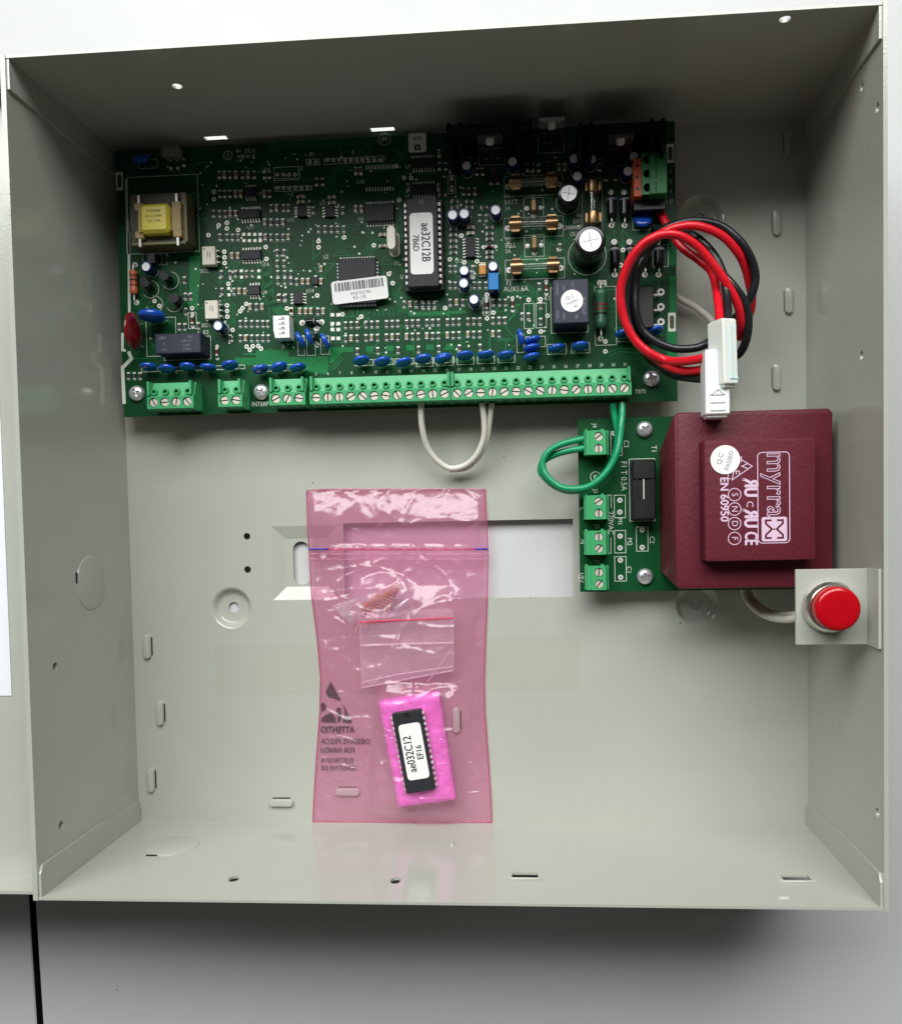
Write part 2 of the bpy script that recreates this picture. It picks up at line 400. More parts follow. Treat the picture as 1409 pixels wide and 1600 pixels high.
# pressed recess beside the window, its bevels and oblong slot
tr = MB(); bv = 6.0; dz = -2.0
O = [(RX0, RY0), (RX1, RY0), (RX1, RY1), (RX0, RY1)]; I = [(RX0 + bv, RY0 + bv), (RX1 - bv * .8, RY0 + bv), (RX1 - bv * .8, RY1 - bv), (RX0 + bv, RY1 - bv)]
tr.add([(x, y, 0) for x, y in O] + [(x, y, dz) for x, y in I], [(i, (i + 1) % 4, 4 + (i + 1) % 4, 4 + i) for i in range(4)])
sc = at(471, 880, dz)
fl = MB(); fl.box(I[0][0], I[1][0], I[0][1], I[2][1], dz - T, dz)
fc = MB(); fc.prism(oblong(sc.x, sc.y, 3.9, 10.2, True), dz - 4, dz + 4)
put('recess_floor', cut(fl.mesh('f', 'coat_grey', 0), fc, 'recess_floor', 'coat_grey'), enc)
put('recess', tr.mesh('recess', 'coat_grey', 20), enc)
dm = MB(); dm.lathe([(9.8, 0), (9.3, -0.15), (8.6, -0.8), (7.9, -2.2), (7.2, -2.9), (6.6, -3.1), (2.5, -3.1), (2.5, -4.1)], 40)
dme = dm.mesh('mounting_dimple', 'coat_grey', 50)
for p in dims: put('mounting_dimple', dme, enc, p)
# raised lances on the back panel
def lance(w, h, slit=.6):
    b = MB(); n = 6
    rings = []
    for t, zz in ((1.0, 0.0), (0.97, 1.0), (0.82, 1.7), (0.55, 1.9)): rings.append([(x, y, zz) for x, y in oblong(0, 0, w * t if True else w, h - w * (1 - t), True)])
    kk = len(rings[0]); v = [q for r in rings for q in r]; f = []
    for j in range(3): f += [(j * kk + i, j * kk + (i + 1) % kk, (j + 1) * kk + (i + 1) % kk, (j + 1) * kk + i) for i in range(kk)]
    f.append(tuple(range(3 * kk, 4 * kk))); b.add(v, f)
    b.box(w * 0.98, w * 0.98 + slit, -h * 0.72, h * 0.72, -0.4, 0.12, 1)
    return b.mesh('lance', ['coat_grey', 'black_deep'], 40)
lm = lance(1.75, 5.9); lm2 = lance(1.75, 5.9, .22)
for x, y, a in [(231, 1010, 0), (251, 1114, 0), (237, 1218, 0), (440, 1254, math.pi / 2), (713, 1125, 0), (543, 1237, math.pi / 2),
                (1230, 223, math.pi), (1212, 348, math.pi), (1231, 470, math.pi), (1212, 590, math.pi)]:
    p = at(x, y, 0.3); put('lance', lm if a != math.pi else lm2, enc, (p.x, p.y, 0.02), a)
# side walls with their holes
def wall(name, box, holes):
    b = MB(); b.box(*box); me = b.mesh('w', 'coat_grey', 0)
    if holes.v: me = cut(me, holes, name, 'coat_grey')
    return put(name, me, enc)
h = MB()
def hole_y(b, x, z, y, rx, rz=None, n=14):
    rz = rz or rx; b.lathe([(0, -4), (1, -4), (1, 4), (0, 4)], n, 0, 0, 0, 0, 'y'); o = len(b.v) - n * 4
    for i in range(o, len(b.v)): q = b.v[i]; b.v[i] = (x + q[0] * rx, y + q[1], z + q[2] * rz)
def hole_x(b, y, z, x, ry, rz=None, n=14):
    rz = rz or ry; b.lathe([(0, -4), (1, -4), (1, 4), (0, 4)], n, 0, 0, 0, 0, 'x'); o = len(b.v) - n * 4
    for i in range(o, len(b.v)): q = b.v[i]; b.v[i] = (x + q[0], y + q[1] * ry, z + q[2] * rz)
hole_y(h, -101.8, 57.5, IY + .6, 2.0); hole_y(h, 124.2, 78.7, IY + .6, 2.0)
h.box(-108.5, -98.4, IY - 3, IY + 4, 10.4, 13.6); h.box(-34, -23.5, IY - 3, IY + 4, 10.2, 13.4)
wall('side_wall', (-IX, IX, IY, IY + T, -T, D), h)
h = MB()
h.prism([(23.4, -160), (33.6, -160), (33.6, -150), (23.4, -150)], 56.0, 61.6); h.prism([(127, -160), (137.4, -160), (137.4, -150), (127, -150)], 55.8, 61.6)
for x, z in ((-86, 65), (-21.7, 65.2)): hole_y(h, x, z, -IY - .6, 2.1, 2.9)
wall('side_wall', (-IX, IX, -IY - T, -IY, -T, D), h)
h = MB()
for y, z in ((-70.7, 66.6), (-134.2, 66.8)): hole_x(h, y, z, -IX - .8, 1.8)
wall('side_wall', (-IX - 1.9, -IX, -IY - T, IY + T, -T, D + 0.4), h)
h = MB()
for y, z in ((41.5, 64.3), (137.9, 65), (123.8, 79.4), (-123.6, 78.4)): hole_x(h, y, z, IX + .8, 1.8)
wall('side_wall', (IX, IX + 1.5, -IY - T, IY + T, -T, D + 0.4), h)
# corner flanges of the end walls lapped onto the side walls
for sx in (-1, 1):
    for sy in (-1, 1):
        b = MB(); x0, x1 = sorted((sx * IX, sx * (IX - 1.1))); y0, y1 = sorted((sy * (IY - 0.02), sy * (IY - 11)))
        prof = [(y0, 1.2), (y1, 1.2), (y1, D - 0.3), (y0, D - 0.3)]
        if sy < 0: prof = [(y0, 0.3), (y1 - 1.5, 1.5), (y1, 30), (y1 + 1.0, 34), (y1 + 0.8, D - 2), (y1 - 2, D - .3), (y0, D - .3)]
        else: prof = [(y0, 1.5), (y1, 0.3), (y1, 30), (y1, D - 2), (y1 + 2, D - .3), (y1, D - .3)][:2] + [(y1, D - .3), (y0, D - .3)] if False else [(y0, 1.2), (y1, 1.2), (y1, D - .3), (y0, D - .3)]
        b.extr_x(prof, x0, x1)
        put('corner_flange', b.mesh('corner_flange', 'coat_grey', 20), enc)
# knockouts
kn = MB(); kn.lathe([(11.6, 0), (11.5, 0.3), (11.0, 0.42), (0, 0.42)], 40)
kn.box(-6.2, -1.4, -11.9, -11.0, -0.2, 0.35, 1)
kme = kn.mesh('knockout', ['coat_grey', 'black_deep'], 30)
put('knockout', kme, enc, (-125.9, -IY, 31), 0, rx=-math.pi / 2).rotation_euler
kn2 = MB(); kn2.lathe([(11.6, 0), (11.5, 0.3), (11.0, 0.42), (0, 0.42)], 40); kn2.box(-11.9, -11.0, 0.5, 5.0, -0.2, 0.35, 1)
put('knockout', kn2.mesh('knockout', ['coat_grey', 'black_deep'], 30), enc, (-IX, -39.5, 37), 0, ry=math.pi / 2)
# pressed pips on the bottom wall
pip = MB(); pip.ellipsoid((0, 0, 0), 1.3, 0.9, 2.8)
pme = pip.mesh('pressed_pip', 'coat_grey', 60)
put('pressed_pip', pme, enc, (-3.2, -IY, 27)); put('pressed_pip', pme, enc, (122.8, -IY, 76.8), 0, ry=math.pi / 2)
for x in (28.5, 132.2):
    lp = MB(); lp.tube([(x - 7, -IY, 61.6), (x - 5.4, -IY + .35, 63.2), (x + 5.4, -IY + .35, 63.2), (x + 7, -IY, 61.6)], 0.55, 0, 6)
    put('slot_lip', lp.mesh('slot_lip', 'coat_grey', 60), enc)
# open lid, folded back to the left of the hinge, with its document
ld = MB(); LZ = 58.8
ld.box(-470, -157.6, -157.6, 157.6, LZ - T, LZ); ld.box(-470, -157.6, -158.8, -157.55, LZ - T, LZ + 15.5); ld.box(-470, -157.6, 157.55, 158.8, LZ - T, LZ + 15.5)
ld.box(-471.2, -469.9, -158.8, 158.8, LZ - T, LZ + 15.5); ld.box(-158.8, -157.5, -157.5, 157.5, LZ, LZ + 14.5)
lid = put('lid', ld.mesh('lid', 'coat_grey', 20), enc, label='hinged lid of the box folded open to the left')
p0 = at(18.5, 1087, LZ + .3); b = MB(); b.box(p0.x - 210, p0.x, p0.y, p0.y + 148, LZ + .06, LZ + .3); put('document_sheet', b.mesh('document_sheet', 'paper_white', 0), lid, label='white paper sheet stuck inside the lid')
hb = MB()
hb.tube([(-157.2, -150, 73), (-157.2, 141, 73)], 1.4, 0, 10)
put('hinge', hb.mesh('hinge', 'coat_grey', 50), enc)
# old clear tape stuck across the back panel
b = MB(); q = [at(335, 1010, 0.15), at(905, 992, 0.15), at(905, 1080, 0.15), at(340, 1087, 0.15)]
b.flat([(p.x, p.y) for p in q], 0.15); put('clear_tape', b.mesh('clear_tape', 'tape_film', 0), None, label='faint yellowed strip of clear tape stuck across the back panel', cat='tape')

# ------------------------------------------------------------------ main circuit board
ZB = 11.0
BX0, BX1, BY0, BY1 = -150.2, 97.3, 34.0, 153.0
main = thing('circuit_board', 'large green control circuit board with chips, blue disc capacitors and long terminal strip', 'circuit board', (BX0, BY0, 0))
b = MB(); b.box(BX0, BX1, BY0, BY1, ZB - 1.6, ZB); b.m = [1, 0, 1, 1, 1, 1]
put('board', b.mesh('board', ['pcb_green', 'pcb_edge'], 0), main)
for p in ((-143.2, 43.6), (-86.3, 42.6), (86.0, 43.6), (-143, 147), (86, 147)):
    so = MB(); so.lathe([(3.2, 0), (3.2, ZB - 1.65)], 12); put('standoff', so.mesh('standoff', 'nylon_white', 40), main, (p[0], p[1], 0))
silk = MB(); trace = MB(); pads = MB(); pour = MB()
ZS, ZT, ZPO, ZPA = ZB + 0.075, ZB + 0.055, ZB + 0.012, ZB + 0.1
def BP(k, x, y, z=ZB): return zp(k, x, y, z)
def via(x, y, r=0.75, hole=0.35):
    pads.circle(x, y, (r + hole) / 2, ZPA, r - hole, 0, 10); pads.disc(x, y, hole, ZPA - 0.02, 1, 8)
def pad(x, y, w, h_): pads.box(x - w / 2, x + w / 2, y - h_ / 2, y + h_ / 2, ZB, ZPA + 0.05, 0)
# --- copper pours and traces
POURS = []
def pour_px(k, pts):
    m_ = MB(); m_.flat([(BP(k, *q).x, BP(k, *q).y) for q in pts], ZPO + .0035 * (len(POURS) % 11)); POURS.append(m_)
pour_px(5, [(975, 745), (1400, 745), (1400, 800), (975, 800)]); pour_px(6, [(0, 690), (240, 690), (240, 740), (530, 735), (530, 870), (0, 790)])
pour_px(6, [(540, 672), (715, 668), (715, 705), (640, 705), (560, 790), (540, 790)])
pour_px(6, [(1120, 412), (1405, 405), (1405, 435), (1120, 442)]); pour_px(7, [(0, 1040), (470, 1022), (490, 1050), (0, 1082)])
for i in range(5): pour_px(6, [(808 + 147 * i, 662 - 4 * i), (862 + 147 * i, 660 - 4 * i), (862 + 147 * i, 700 - 4 * i), (808 + 147 * i, 702 - 4 * i)])
pour_px(8, [(1270, 380), (1345, 380), (1345, 560), (1290, 560)]); pour_px(8, [(1290, 640), (1345, 640), (1345, 1255), (1270, 1255), (1270, 1060), (1290, 900)])
pour_px(5, [(640, 0), (720, 0), (720, 130), (700, 400), (640, 380)]); pour_px(8, [(150, 480), (380, 480), (480, 620), (480, 640), (160, 640)])
rt = random.Random(5)
def bundle(k, pts, n, gap, w=0.32):
    P = [BP(k, *q) for q in pts]; P = [Vector((p.x, p.y)) for p in P]
    for i in range(n):
        o = (i - (n - 1) / 2) * gap; L = []
        for j in range(len(P)):
            a = P[max(j - 1, 0)]; c = P[min(j + 1, len(P) - 1)]
            d1 = (P[j] - a).normalized() if j else (c - P[j]).normalized(); d2 = (c - P[j]).normalized() if j < len(P) - 1 else d1
            t = (d1 + d2).normalized(); nn = Vector((-t.y, t.x)); kk = max(0.5, nn.dot(Vector((-d1.y, d1.x)))); L.append(P[j] + nn * o / kk)
        trace.ribbon(L, w, ZT)
bundle(2, [(90, 250), (150, 215), (700, 185), (1060, 165)], 5, 0.9); bundle(2, [(620, 1010), (620, 870), (560, 650), (560, 420), (620, 390), (1000, 380)], 4, 0.8)
bundle(2, [(800, 1020), (860, 950), (1000, 930), (1090, 900)], 6, 0.75); bundle(6, [(950, 290), (1040, 290), (1090, 380), (1090, 420)], 5, 0.9)
bundle(6, [(780, 445), (640, 445), (630, 500), (630, 640)], 1, 1, 0.4); bundle(6, [(830, 385), (770, 445)], 3, 1.2)
for x in (870, 900, 935, 980, 1010, 1045): bundle(6, [(x - 20, 375), (x, 400), (x, 440)], 1, 1, 0.3)
bundle(6, [(20, 10), (100, 250), (100, 330), (230, 470), (240, 700)], 4, 1.1); bundle(5, [(1210, 60), (1230, 340), (1330, 420)], 4, 1.0)
bundle(5, [(890, 330), (960, 370), (960, 500), (900, 560)], 3, 1.0); bundle(5, [(1030, 720), (1200, 720), (1240, 680)], 1, 1, 0.7)
bundle(3, [(430, 880), (560, 860), (700, 840), (760, 860), (960, 1010)], 4, 1.0); bundle(3, [(20, 600), (100, 540), (100, 380)], 4, 0.8)
bundle(7, [(840, 80), (840, 480), (900, 640), (900, 850), (1080, 850)], 4, 0.9); bundle(7, [(1100, 690), (1170, 760), (1240, 870)], 3, 0.9)
bundle(7, [(940, 1140), (1030, 1040), (1030, 960), (1080, 960)], 1, 1, 0.8); bundle(8, [(50, 20), (50, 300), (40, 520)], 3, 0.9)
bundle(8, [(500, 340), (380, 350), (350, 480), (160, 480)], 4, 0.9); bundle(8, [(820, 1240), (900, 1200), (1200, 1215)], 2, 1.4)
bundle(6, [(260, 765), (500, 790), (560, 830)], 2, 1.0); bundle(6, [(560, 830), (640, 740)], 2, 1.2, 0.5)
bundle(1, [(750, 340), (760, 600), (800, 690), (1000, 690)], 2, 1.0); bundle(1, [(1010, 1130), (1190, 1200), (1240, 1220)], 3, 0.9)
for i in range(230):                                   # loose runs everywhere
    x = rt.uniform(BX0 + 6, BX1 - 8); y = rt.uniform(BY0 + 24, BY1 - 6); L = [(x, y)]; d = rt.choice([(1, 0), (0, 1), (-1, 0), (0, -1)])
    for j in range(rt.randint(2, 4)):
        q = rt.uniform(2.5, 9); x = min(max(x + d[0] * q, BX0 + 3), BX1 - 3); y = min(max(y + d[1] * q, BY0 + 20), BY1 - 3); L.append((x, y))
        d = rt.choice([(0.7, 0.7), (0.7, -0.7), (-0.7, 0.7), (-0.7, -0.7)]) if abs(d[0]) + abs(d[1]) < 1.1 else rt.choice([(1, 0), (0, 1), (-1, 0), (0, -1)])
    L = [L[0]] + [L[j] for j in range(1, len(L)) if (Vector(L[j]) - Vector(L[j - 1])).length > 0.8]
    if len(L) > 1: trace.ribbon(L, rt.choice([0.3, 0.3, 0.45]), ZT)
    if rt.random() < 0.5: via(*L[0], 0.5, 0.16)

for i in range(260):
    x = rt.uniform(-118, 60); y = rt.uniform(BY0 + 26, BY1 - 5); r_ = rt.choice([.28, .32, .4]); pads.disc(x, y, r_, ZPA - .03, 0, 8)
# --- SMD parts
def smd(kind):
    b = MB(); body = {'r': 1, 'c': 1}[kind]
    for sy in (-1, 1):
        v = [(-.72, sy * 1.8, 0.0), (.72, sy * 1.8, 0.0), (.62, sy * 1.22, 0.42), (-.62, sy * 1.22, 0.42), (-.72, sy * 0.6, 0), (.72, sy * 0.6, 0)]
        fa = [(0, 1, 2, 3), (0, 3, 4), (1, 5, 2), (3, 2, 5, 4)]
        b.add(v, fa if sy < 0 else [q[::-1] for q in fa], 0)
    if kind == 'r':
        b.box(-.62, .62, -1.2, 1.2, 0.02, .5, 1); b.box(-.28, .28, -.34, -.22, .5, .52, 2); b.box(-.28, .28, .1, .22, .5, .52, 2)
        b.box(-.64, .64, -1.24, -.98, .02, .53, 0); b.box(-.64, .64, .98, 1.24, .02, .53, 0)
        return b.mesh('chip_resistor', ['tin', 'resistor_black', 'ink_grey'], 0)
    b.box(-.66, .66, -1.0, 1.0, 0.02, 1.0, 1); b.box(-.68, .68, -1.26, -.95, .02, 1.02, 0); b.box(-.68, .68, .95, 1.26, .02, 1.02, 0)
    return b
SM_R = smd('r'); _c = smd('c'); SM_C = _c.mesh('chip_capacitor', ['tin', 'ceramic_tan'], 0); SM_B = _c.mesh('chip_capacitor', ['tin', 'ceramic_brown'], 0)
def S_(k, lst, y, t='r', hor=False):
    for x in lst:
        tt = t
        if isinstance(x, tuple): x, tt = x
        p = BP(k, x, y)
        if tt == 'e':
            for q in (-1.4, 1.4): pad(p.x + (q if hor else 0), p.y + (0 if hor else q), 1.4, 1.3)
            continue
        me = {'r': SM_R, 'c': SM_C, 'b': SM_B}[tt]
        put('chip_resistor' if tt == 'r' else 'chip_capacitor', me, main, (p.x, p.y, ZB + .04), (math.pi / 2 if hor else 0) + rnd.uniform(-.03, .03))
S_(1, [860, (898, 'c'), 938, (982, 'c'), 1030, (1072, 'c'), 1115, (1190, 'e'), 1228], 438)
S_(1, [865, 900, 938, (980, 'c'), (1018, 'c'), (1190, 'c'), 1228], 578)
S_(1, [820, 863, 905, (943, 'c'), (983, 'c')], 725); S_(1, [1240, (1282, 'c'), 1330, 1366], 682)
S_(1, [(1195, 'c'), 1240, 1285, (1328, 'c')], 787); S_(1, [865, 918, 958, 998, (1040, 'e'), (1080, 'e'), (1120, 'e'), (1160, 'e'), (1200, 'c'), 1240, 1285, 1328, (1368, 'c')], 898)
S_(1, [(955, 'c'), (998, 'c')], 1035); S_(1, [1285, 1335], 1012); S_(1, [1285, 1335], 1090)
S_(1, [875, 940, 980, (1022, 'e'), 1060, 1103, (1150, 'e'), 1290, 1340, 1385], 1166)
S_(5, [880, (930, 'e'), 968, (1008, 'c'), (1050, 'c')], 262); S_(5, [(1088, 'c'), 1132, (1175, 'c')], 375)
S_(5, [1015, 1055, 1098, 1140, 1180, 1215], 500); S_(5, [940, 1015, (1055, 'c'), 1098, 1140, 1180, 1220], 605)
S_(5, [(1300, 'c'), 1345], 305); S_(5, [1290, 1340, 1385], 185); S_(5, [(1388, 'c')], 405)
S_(5, [605], 178); S_(5, [612, 650], 298); S_(5, [615], 410); S_(5, [568, 608], 522); S_(5, [706], 515); S_(5, [195, 238, 280], 882)
S_(6, [300, (345, 'c'), (385, 'c'), (480, 'c')], 190); S_(6, [(480, 'c')], 98); S_(6, [(170, 'c'), 210], 312); S_(6, [(265, 'c'), (325, 'c'), (367, 'c'), (405, 'c'), 455, (495, 'c')], 408)
for x, y in [(562, 432), (605, 432), (562, 497), (605, 497), (562, 540), (605, 540), (565, 605), (605, 605)]:
    p = BP(6, x, y); pad(p.x, p.y, 1.7, 1.5)
px = [540, 549, 558, 572, 581, 590, 604, 613, 621.5, 635.5, 644.5, 653.5, 667, 676, 685, 699, 708, 717, 731, 740, 749.5, 770, 779.5, 789]
for i, x in enumerate(px):
    yy = 508.6 - (x - 540) * 0.031
    S_(0, [x], yy)
    g = i % 3
    S_(0, [(x, 'c' if g == (1 if i < 9 else 0) else 'r')] if i < 23 else [], yy + 20.8)
    if g == 2 and i < 23: S_(0, [x + .5], yy + 41.5)
S_(6, [1088, (1132, 'c'), 1175, 1222, 1268, 1312], 357)
S_(2, [(733, 'b'), (770, 'b')], 410); S_(2, [445, 490], 490); S_(2, [(735, 'c'), (775, 'c')], 690); S_(2, [460, 508, 555, 600, 645], 838)
S_(2, [(330, 'c')], 602, hor=True); S_(2, [(330, 'c')], 640, hor=True); S_(2, [(558, 'c')], 606, hor=True); S_(2, [(558, 'c')], 646, hor=True)
S_(2, [420, 637], 700); S_(2, [(930, 'c')], 880, hor=True); S_(2, [(930, 'c')], 962, hor=True)
S_(3, [(388, 'c')], 588); S_(3, [388, 447], 705); S_(3, [(105, 'b'), (380, 'c')], 898); S_(3, [418], 970, hor=True); S_(3, [732, 785], 752)
S_(3, [(1195, 'c'), (1243, 'c'), 1300], 722); S_(3, [610, 660, (715, 'b')], 935); S_(3, [530, 665], 1030, hor=True); S_(3, [530, 665, 800], 1083, hor=True); S_(3, [760, 820], 1180)
S_(4, [(18, 'c'), (65, 'c'), 120, (297, 'c'), (348, 'c'), 655], 685)
for y in (130, 195, 260, 325, 390): S_(7, [340], y, hor=True)
for y in (110, 180, 238, 385, 440): S_(7, [738], y, hor=True)
S_(7, [(530, 'c')], 112, hor=True); S_(7, [(530, 'c')], 176, hor=True)
S_(7, [305, 362, 553], 567); S_(7, [305, 362, 568, 628, 697], 748); S_(7, [305, (375, 'c'), 445, 780, 848, 912], 938); S_(7, [10, 70, 130], 975)
S_(7, [1095, 1165], 1090); S_(7, [1300], 972); S_(7, [1300], 1148); S_(7, [1285], 760); S_(8, [460], 420)

# --- chips
def soic(n, w, h_, horizontal=True, pitch=1.27, tall=1.7):
    b = MB(); b.box(-w / 2, w / 2, -h_ / 2, h_ / 2, .12, tall, 0, 0.15)
    b.disc(-w / 2 + .8, -h_ / 2 + .8, .3, tall + .01, 1, 10)
    for s_ in (-1, 1):
        for i in range(n):
            x = (i - (n - 1) / 2) * pitch
            y0, y1 = sorted((s_ * (h_ / 2 - .02), s_ * (h_ / 2 + .55))); b.box(x - .2, x + .2, y0, y1, tall * .45, tall * .6, 2)
            y0, y1 = sorted((s_ * (h_ / 2 + .4), s_ * (h_ / 2 + .6))); b.box(x - .2, x + .2, y0, y1, 0.1, tall * .6, 2)
            y0, y1 = sorted((s_ * (h_ / 2 + .5), s_ * (h_ / 2 + 1.5))); b.box(x - .28, x + .28, y0, y1, 0.02, .16, 2)
    return b.mesh('chip', ['ic_black', 'black_plastic', 'tin'], 30)
so8, so14, so16, so20, ts = soic(4, 5.0, 4.0), soic(7, 8.7, 4.0), soic(8, 10.0, 4.2), soic(10, 12.6, 7.6, tall=2.3), soic(7, 8.6, 4.0)
def chip(me, k, x, y, rz=0.0): p = BP(k, x, y, ZB + .8); put('chip', me, main, (p.x, p.y, ZB), rz)
chip(so8, 1, 1088, 565); chip(so14, 1, 1087, 726); chip(so14, 1, 1095, 1026); chip(so8, 5, 1117, 252); chip(so8, 6, 310, 310, math.pi / 2)
chip(so8, 2, 338, 706, math.pi / 2); chip(so8, 2, 542, 706, math.pi / 2); chip(so16, 2, 1228, 352); chip(so16, 2, 1228, 544); chip(so20, 2, 910, 720); chip(ts, 7, 530, 330, math.pi / 2)
p0 = BP(2, 810, 385); p1 = BP(2, 1005, 378); p2 = BP(2, 812, 545); p3 = BP(2, 1008, 540)
for a, c in ((p0, p1), (p2, p3)):
    for i in range(10): t = i / 9; pad(a.x + (c.x - a.x) * t, a.y + (c.y - a.y) * t, 0.55, 1.7)
# square leaded chip under the barcode label
p = BP(0, 558.5, 439, ZB + 3); b = MB(); hw, hh = 8.4, 9.9
b.box(-hw, hw, -hh, hh, .5, 3.6, 0, 0.3)
for i in range(12):
    t = (i - 5.5) * 1.3
    for s_ in (-1, 1):
        b.box(t - .3, t + .3, *sorted((s_ * (hh - .1), s_ * (hh + .75))), .1, 2.1, 1)
for i in range(12):
    t = (i - 5.5) * 1.45
    for s_ in (-1, 1): b.box(*sorted((s_ * (hw - .1), s_ * (hw + .75))), t - .3, t + .3, .1, 2.1, 1)
plcc = put('square_chip', b.mesh('square_chip', ['ic_black', 'tin'], 30), main, (p.x, p.y, ZB), 0.0)
# barcode label, tilted, resting on that chip
lb = MB()
def round_rect(w, h_, r, n=5):
    pts = []
    for cx, cy, a0 in ((w / 2 - r, -h_ / 2 + r, -90), (w / 2 - r, h_ / 2 - r, 0), (-w / 2 + r, h_ / 2 - r, 90), (-w / 2 + r, -h_ / 2 + r, 180)):
        for i in range(n + 1): a = math.radians(a0 + 90 * i / n); pts.append((cx + r * math.cos(a), cy + r * math.sin(a)))
    return pts
p = zp(6, 760, 248, ZB + 4.2); lw_, lh_ = 24.8, 9.9
lb.prism(round_rect(lw_, lh_, 1.3), 0, .12, 0)
x = -lw_ / 2 + 1.4; rb = random.Random(3)
while x < lw_ / 2 - 1.6:
    w = rb.choice([.22, .22, .4, .62]); lb.box(x, x + w, .4, 4.1, .12, .15, 1); x += w + rb.choice([.22, .22, .4, .55])
put_text(lb, '4000702788', 1.85, 0.2, -1.2, .16, m=2); put_text(lb, '42-10', 2.2, -.6, -3.1, .16, m=1, spacing=1.15)
put('barcode_label', lb.mesh('barcode_label', ['label_white', 'ink_black', 'ink_grey'], 0), main, (p.x, p.y, ZB + 3.75), math.radians(4.6), label='white barcode label reading 4000702788 and 42-10')
# socketed program chip with its label
def dip(n, w, L, zt, notch=True, leg=True):
    b = MB(); b.box(-w / 2, w / 2, -L / 2, L / 2, zt - 3.6, zt, 0, 0.35)
    b.lathe([(1.3, zt + .01), (0, zt + .01)], 12, 1, 0, L / 2 - 1.6)
    for i in range(n):
        y = (i - (n - 1) / 2) * 2.54
        for s_ in (-1, 1):
            b.box(*sorted((s_ * (w / 2 - .1), s_ * (w / 2 + .95))), y - .65, y + .65, zt - 2.0, zt - 1.65, 2)
            b.box(*sorted((s_ * (w / 2 + .65), s_ * (w / 2 + .97))), y - .65, y + .65, zt - 4.2 if leg else zt - 3.2, zt - 1.66, 2)
    return b
p = zp(2, 1230, 940, ZB + 9); q0 = BP(0, 664, 388)
b = dip(14, 13.6, 37.6, 9.2); b.box(-8.6, 8.6, -19.4, 19.4, .05, 5.2, 1, 0.3)
ch = put('socketed_chip', b.mesh('socketed_chip', ['ic_black', 'black_plastic', 'tin'], 30), main, (q0.x, q0.y - 0.3, ZB))
q = zp(2, 1215, 942, ZB + 9.2)
lb = MB(); lb.prism(round_rect(10.0, 26.0, 1.6), 0, .12, 0)
put_text(lb, 'ae32C12B', 5.3, 1.7, 0.4, .15, -math.pi / 2, sx=.74, m=1, bold=.09); put_text(lb, '7B6D', 3.7, -2.6, 0.3, .15, -math.pi / 2, sx=.82, m=1, bold=.07)
put('chip_label', lb.mesh('chip_label', ['label_white', 'ink_black'], 0), ch, (q.x, q.y, ZB + 9.22), label='white chip label reading ae32C12B 7B6D')
# small square revision sticker near the upper edge
p = zp(3, 188, 488, ZB + .2); lb = MB(); lb.prism(round_rect(7.8, 8.2, .9), 0, .1, 0); lb.box(-1.3, 1.3, -3.2, -.7, .1, .13, 1)
put_text(lb, 'EL28', 1.9, 0, 2.0, .13, math.pi, m=1, bold=.05); put_text(lb, 'B', 2.1, 0, -1.95, .15, math.pi, m=0)
put('revision_sticker', lb.mesh('revision_sticker', ['label_white', 'ink_black'], 0), main, (p.x, p.y, ZB + .12))
# --- optocouplers
b = MB(); b.box(-3.0, 3.0, -4.1, 4.1, .4, 3.6, 0, .3); b.disc(-2.0, 3.0, .45, 3.62, 1, 10); b.box(-.6, -.2, -.6, 1.8, 3.6, 3.62, 2); b.box(.5, .9, -.9, 1.4, 3.6, 3.62, 2)
for i in (-1, 0, 1):
    b.box(2.9, 4.3, i * 2.5 - .3, i * 2.5 + .3, 1.6, 2.0, 3); b.box(4.0, 4.35, i * 2.5 - .3, i * 2.5 + .3, 0, 2.0, 3)
om = b.mesh('optocoupler', ['ceramic_white', 'ink_grey', 'ink_grey', 'tin'], 30)
for k, x, y in ((1, 782, 1032), (5, 802, 395)):
    p = zp(k, x, y, ZB + 3.2); put('optocoupler', om, main, (p.x, p.y, ZB))
    for i in (-1, 0, 1): via(p.x + 6.0, p.y + i * 2.5, 1.0, .4)
# --- disc capacitors
def disc_cap(r, t, lift=1.6):
    b = MB(); b.ellipsoid((0, 0, lift + r), r, t / 2, r, 0, 20, 12)
    b.xf(lambda x, y, z: (x, (1 if y > 0 else -1) * t / 2 * min(1, abs(y) / (t / 2)) ** .7, z))
    for s_ in (-1, 1): b.tube([(s_ * r * .62, 0, -.1), (s_ * r * .62, 0, lift + r * .6)], .32, 1, 6)
    return b
dc = disc_cap(3.7, 2.7).mesh('disc_capacitor', ['blue_epoxy', 'tin'], 60)
def DC(k, x, y, deg=0.0, lean=0.0, me=dc):
    p = zp(k, x, y, ZB + 6.6); put('disc_capacitor', me, main, (p.x, p.y + 0.9, ZB), math.radians(deg), rx=math.radians(lean))
    return p
for x, y, a in [(330, 838, -2), (468, 858, 2), (620, 845, 2), (768, 838, -1), (935, 832, 14), (1160, 855, 18), (1295, 842, 18)]: DC(5, x, y, a, -10 + rnd.uniform(-4, 4))
for x, y, a in [(170, 840, 17), (305, 840, 16), (775, 800, 14), (930, 806, 15), (1085, 806, 17), (1230, 787, 13), (1372, 776, 14)]: DC(6, x, y, a, -10 + rnd.uniform(-5, 5))
for x, y, a in [(310, 630, -62), (373, 607, -74), (492, 640, -64)]: DC(6, x, y, a, -8)
for x, y, a in [(72, 294, 10), (180, 288, 9), (292, 278, 9), (400, 266, 8), (505, 271, 9), (570, 168, -80), (645, 190, 14), (640, 228, 11), (640, 272, 11), (772, 230, 12), (895, 226, 6), (1125, 155, 12), (1290, 145, 12)]:
    DC(9 if False else 'A', x, y, a, -10 + rnd.uniform(-6, 6))
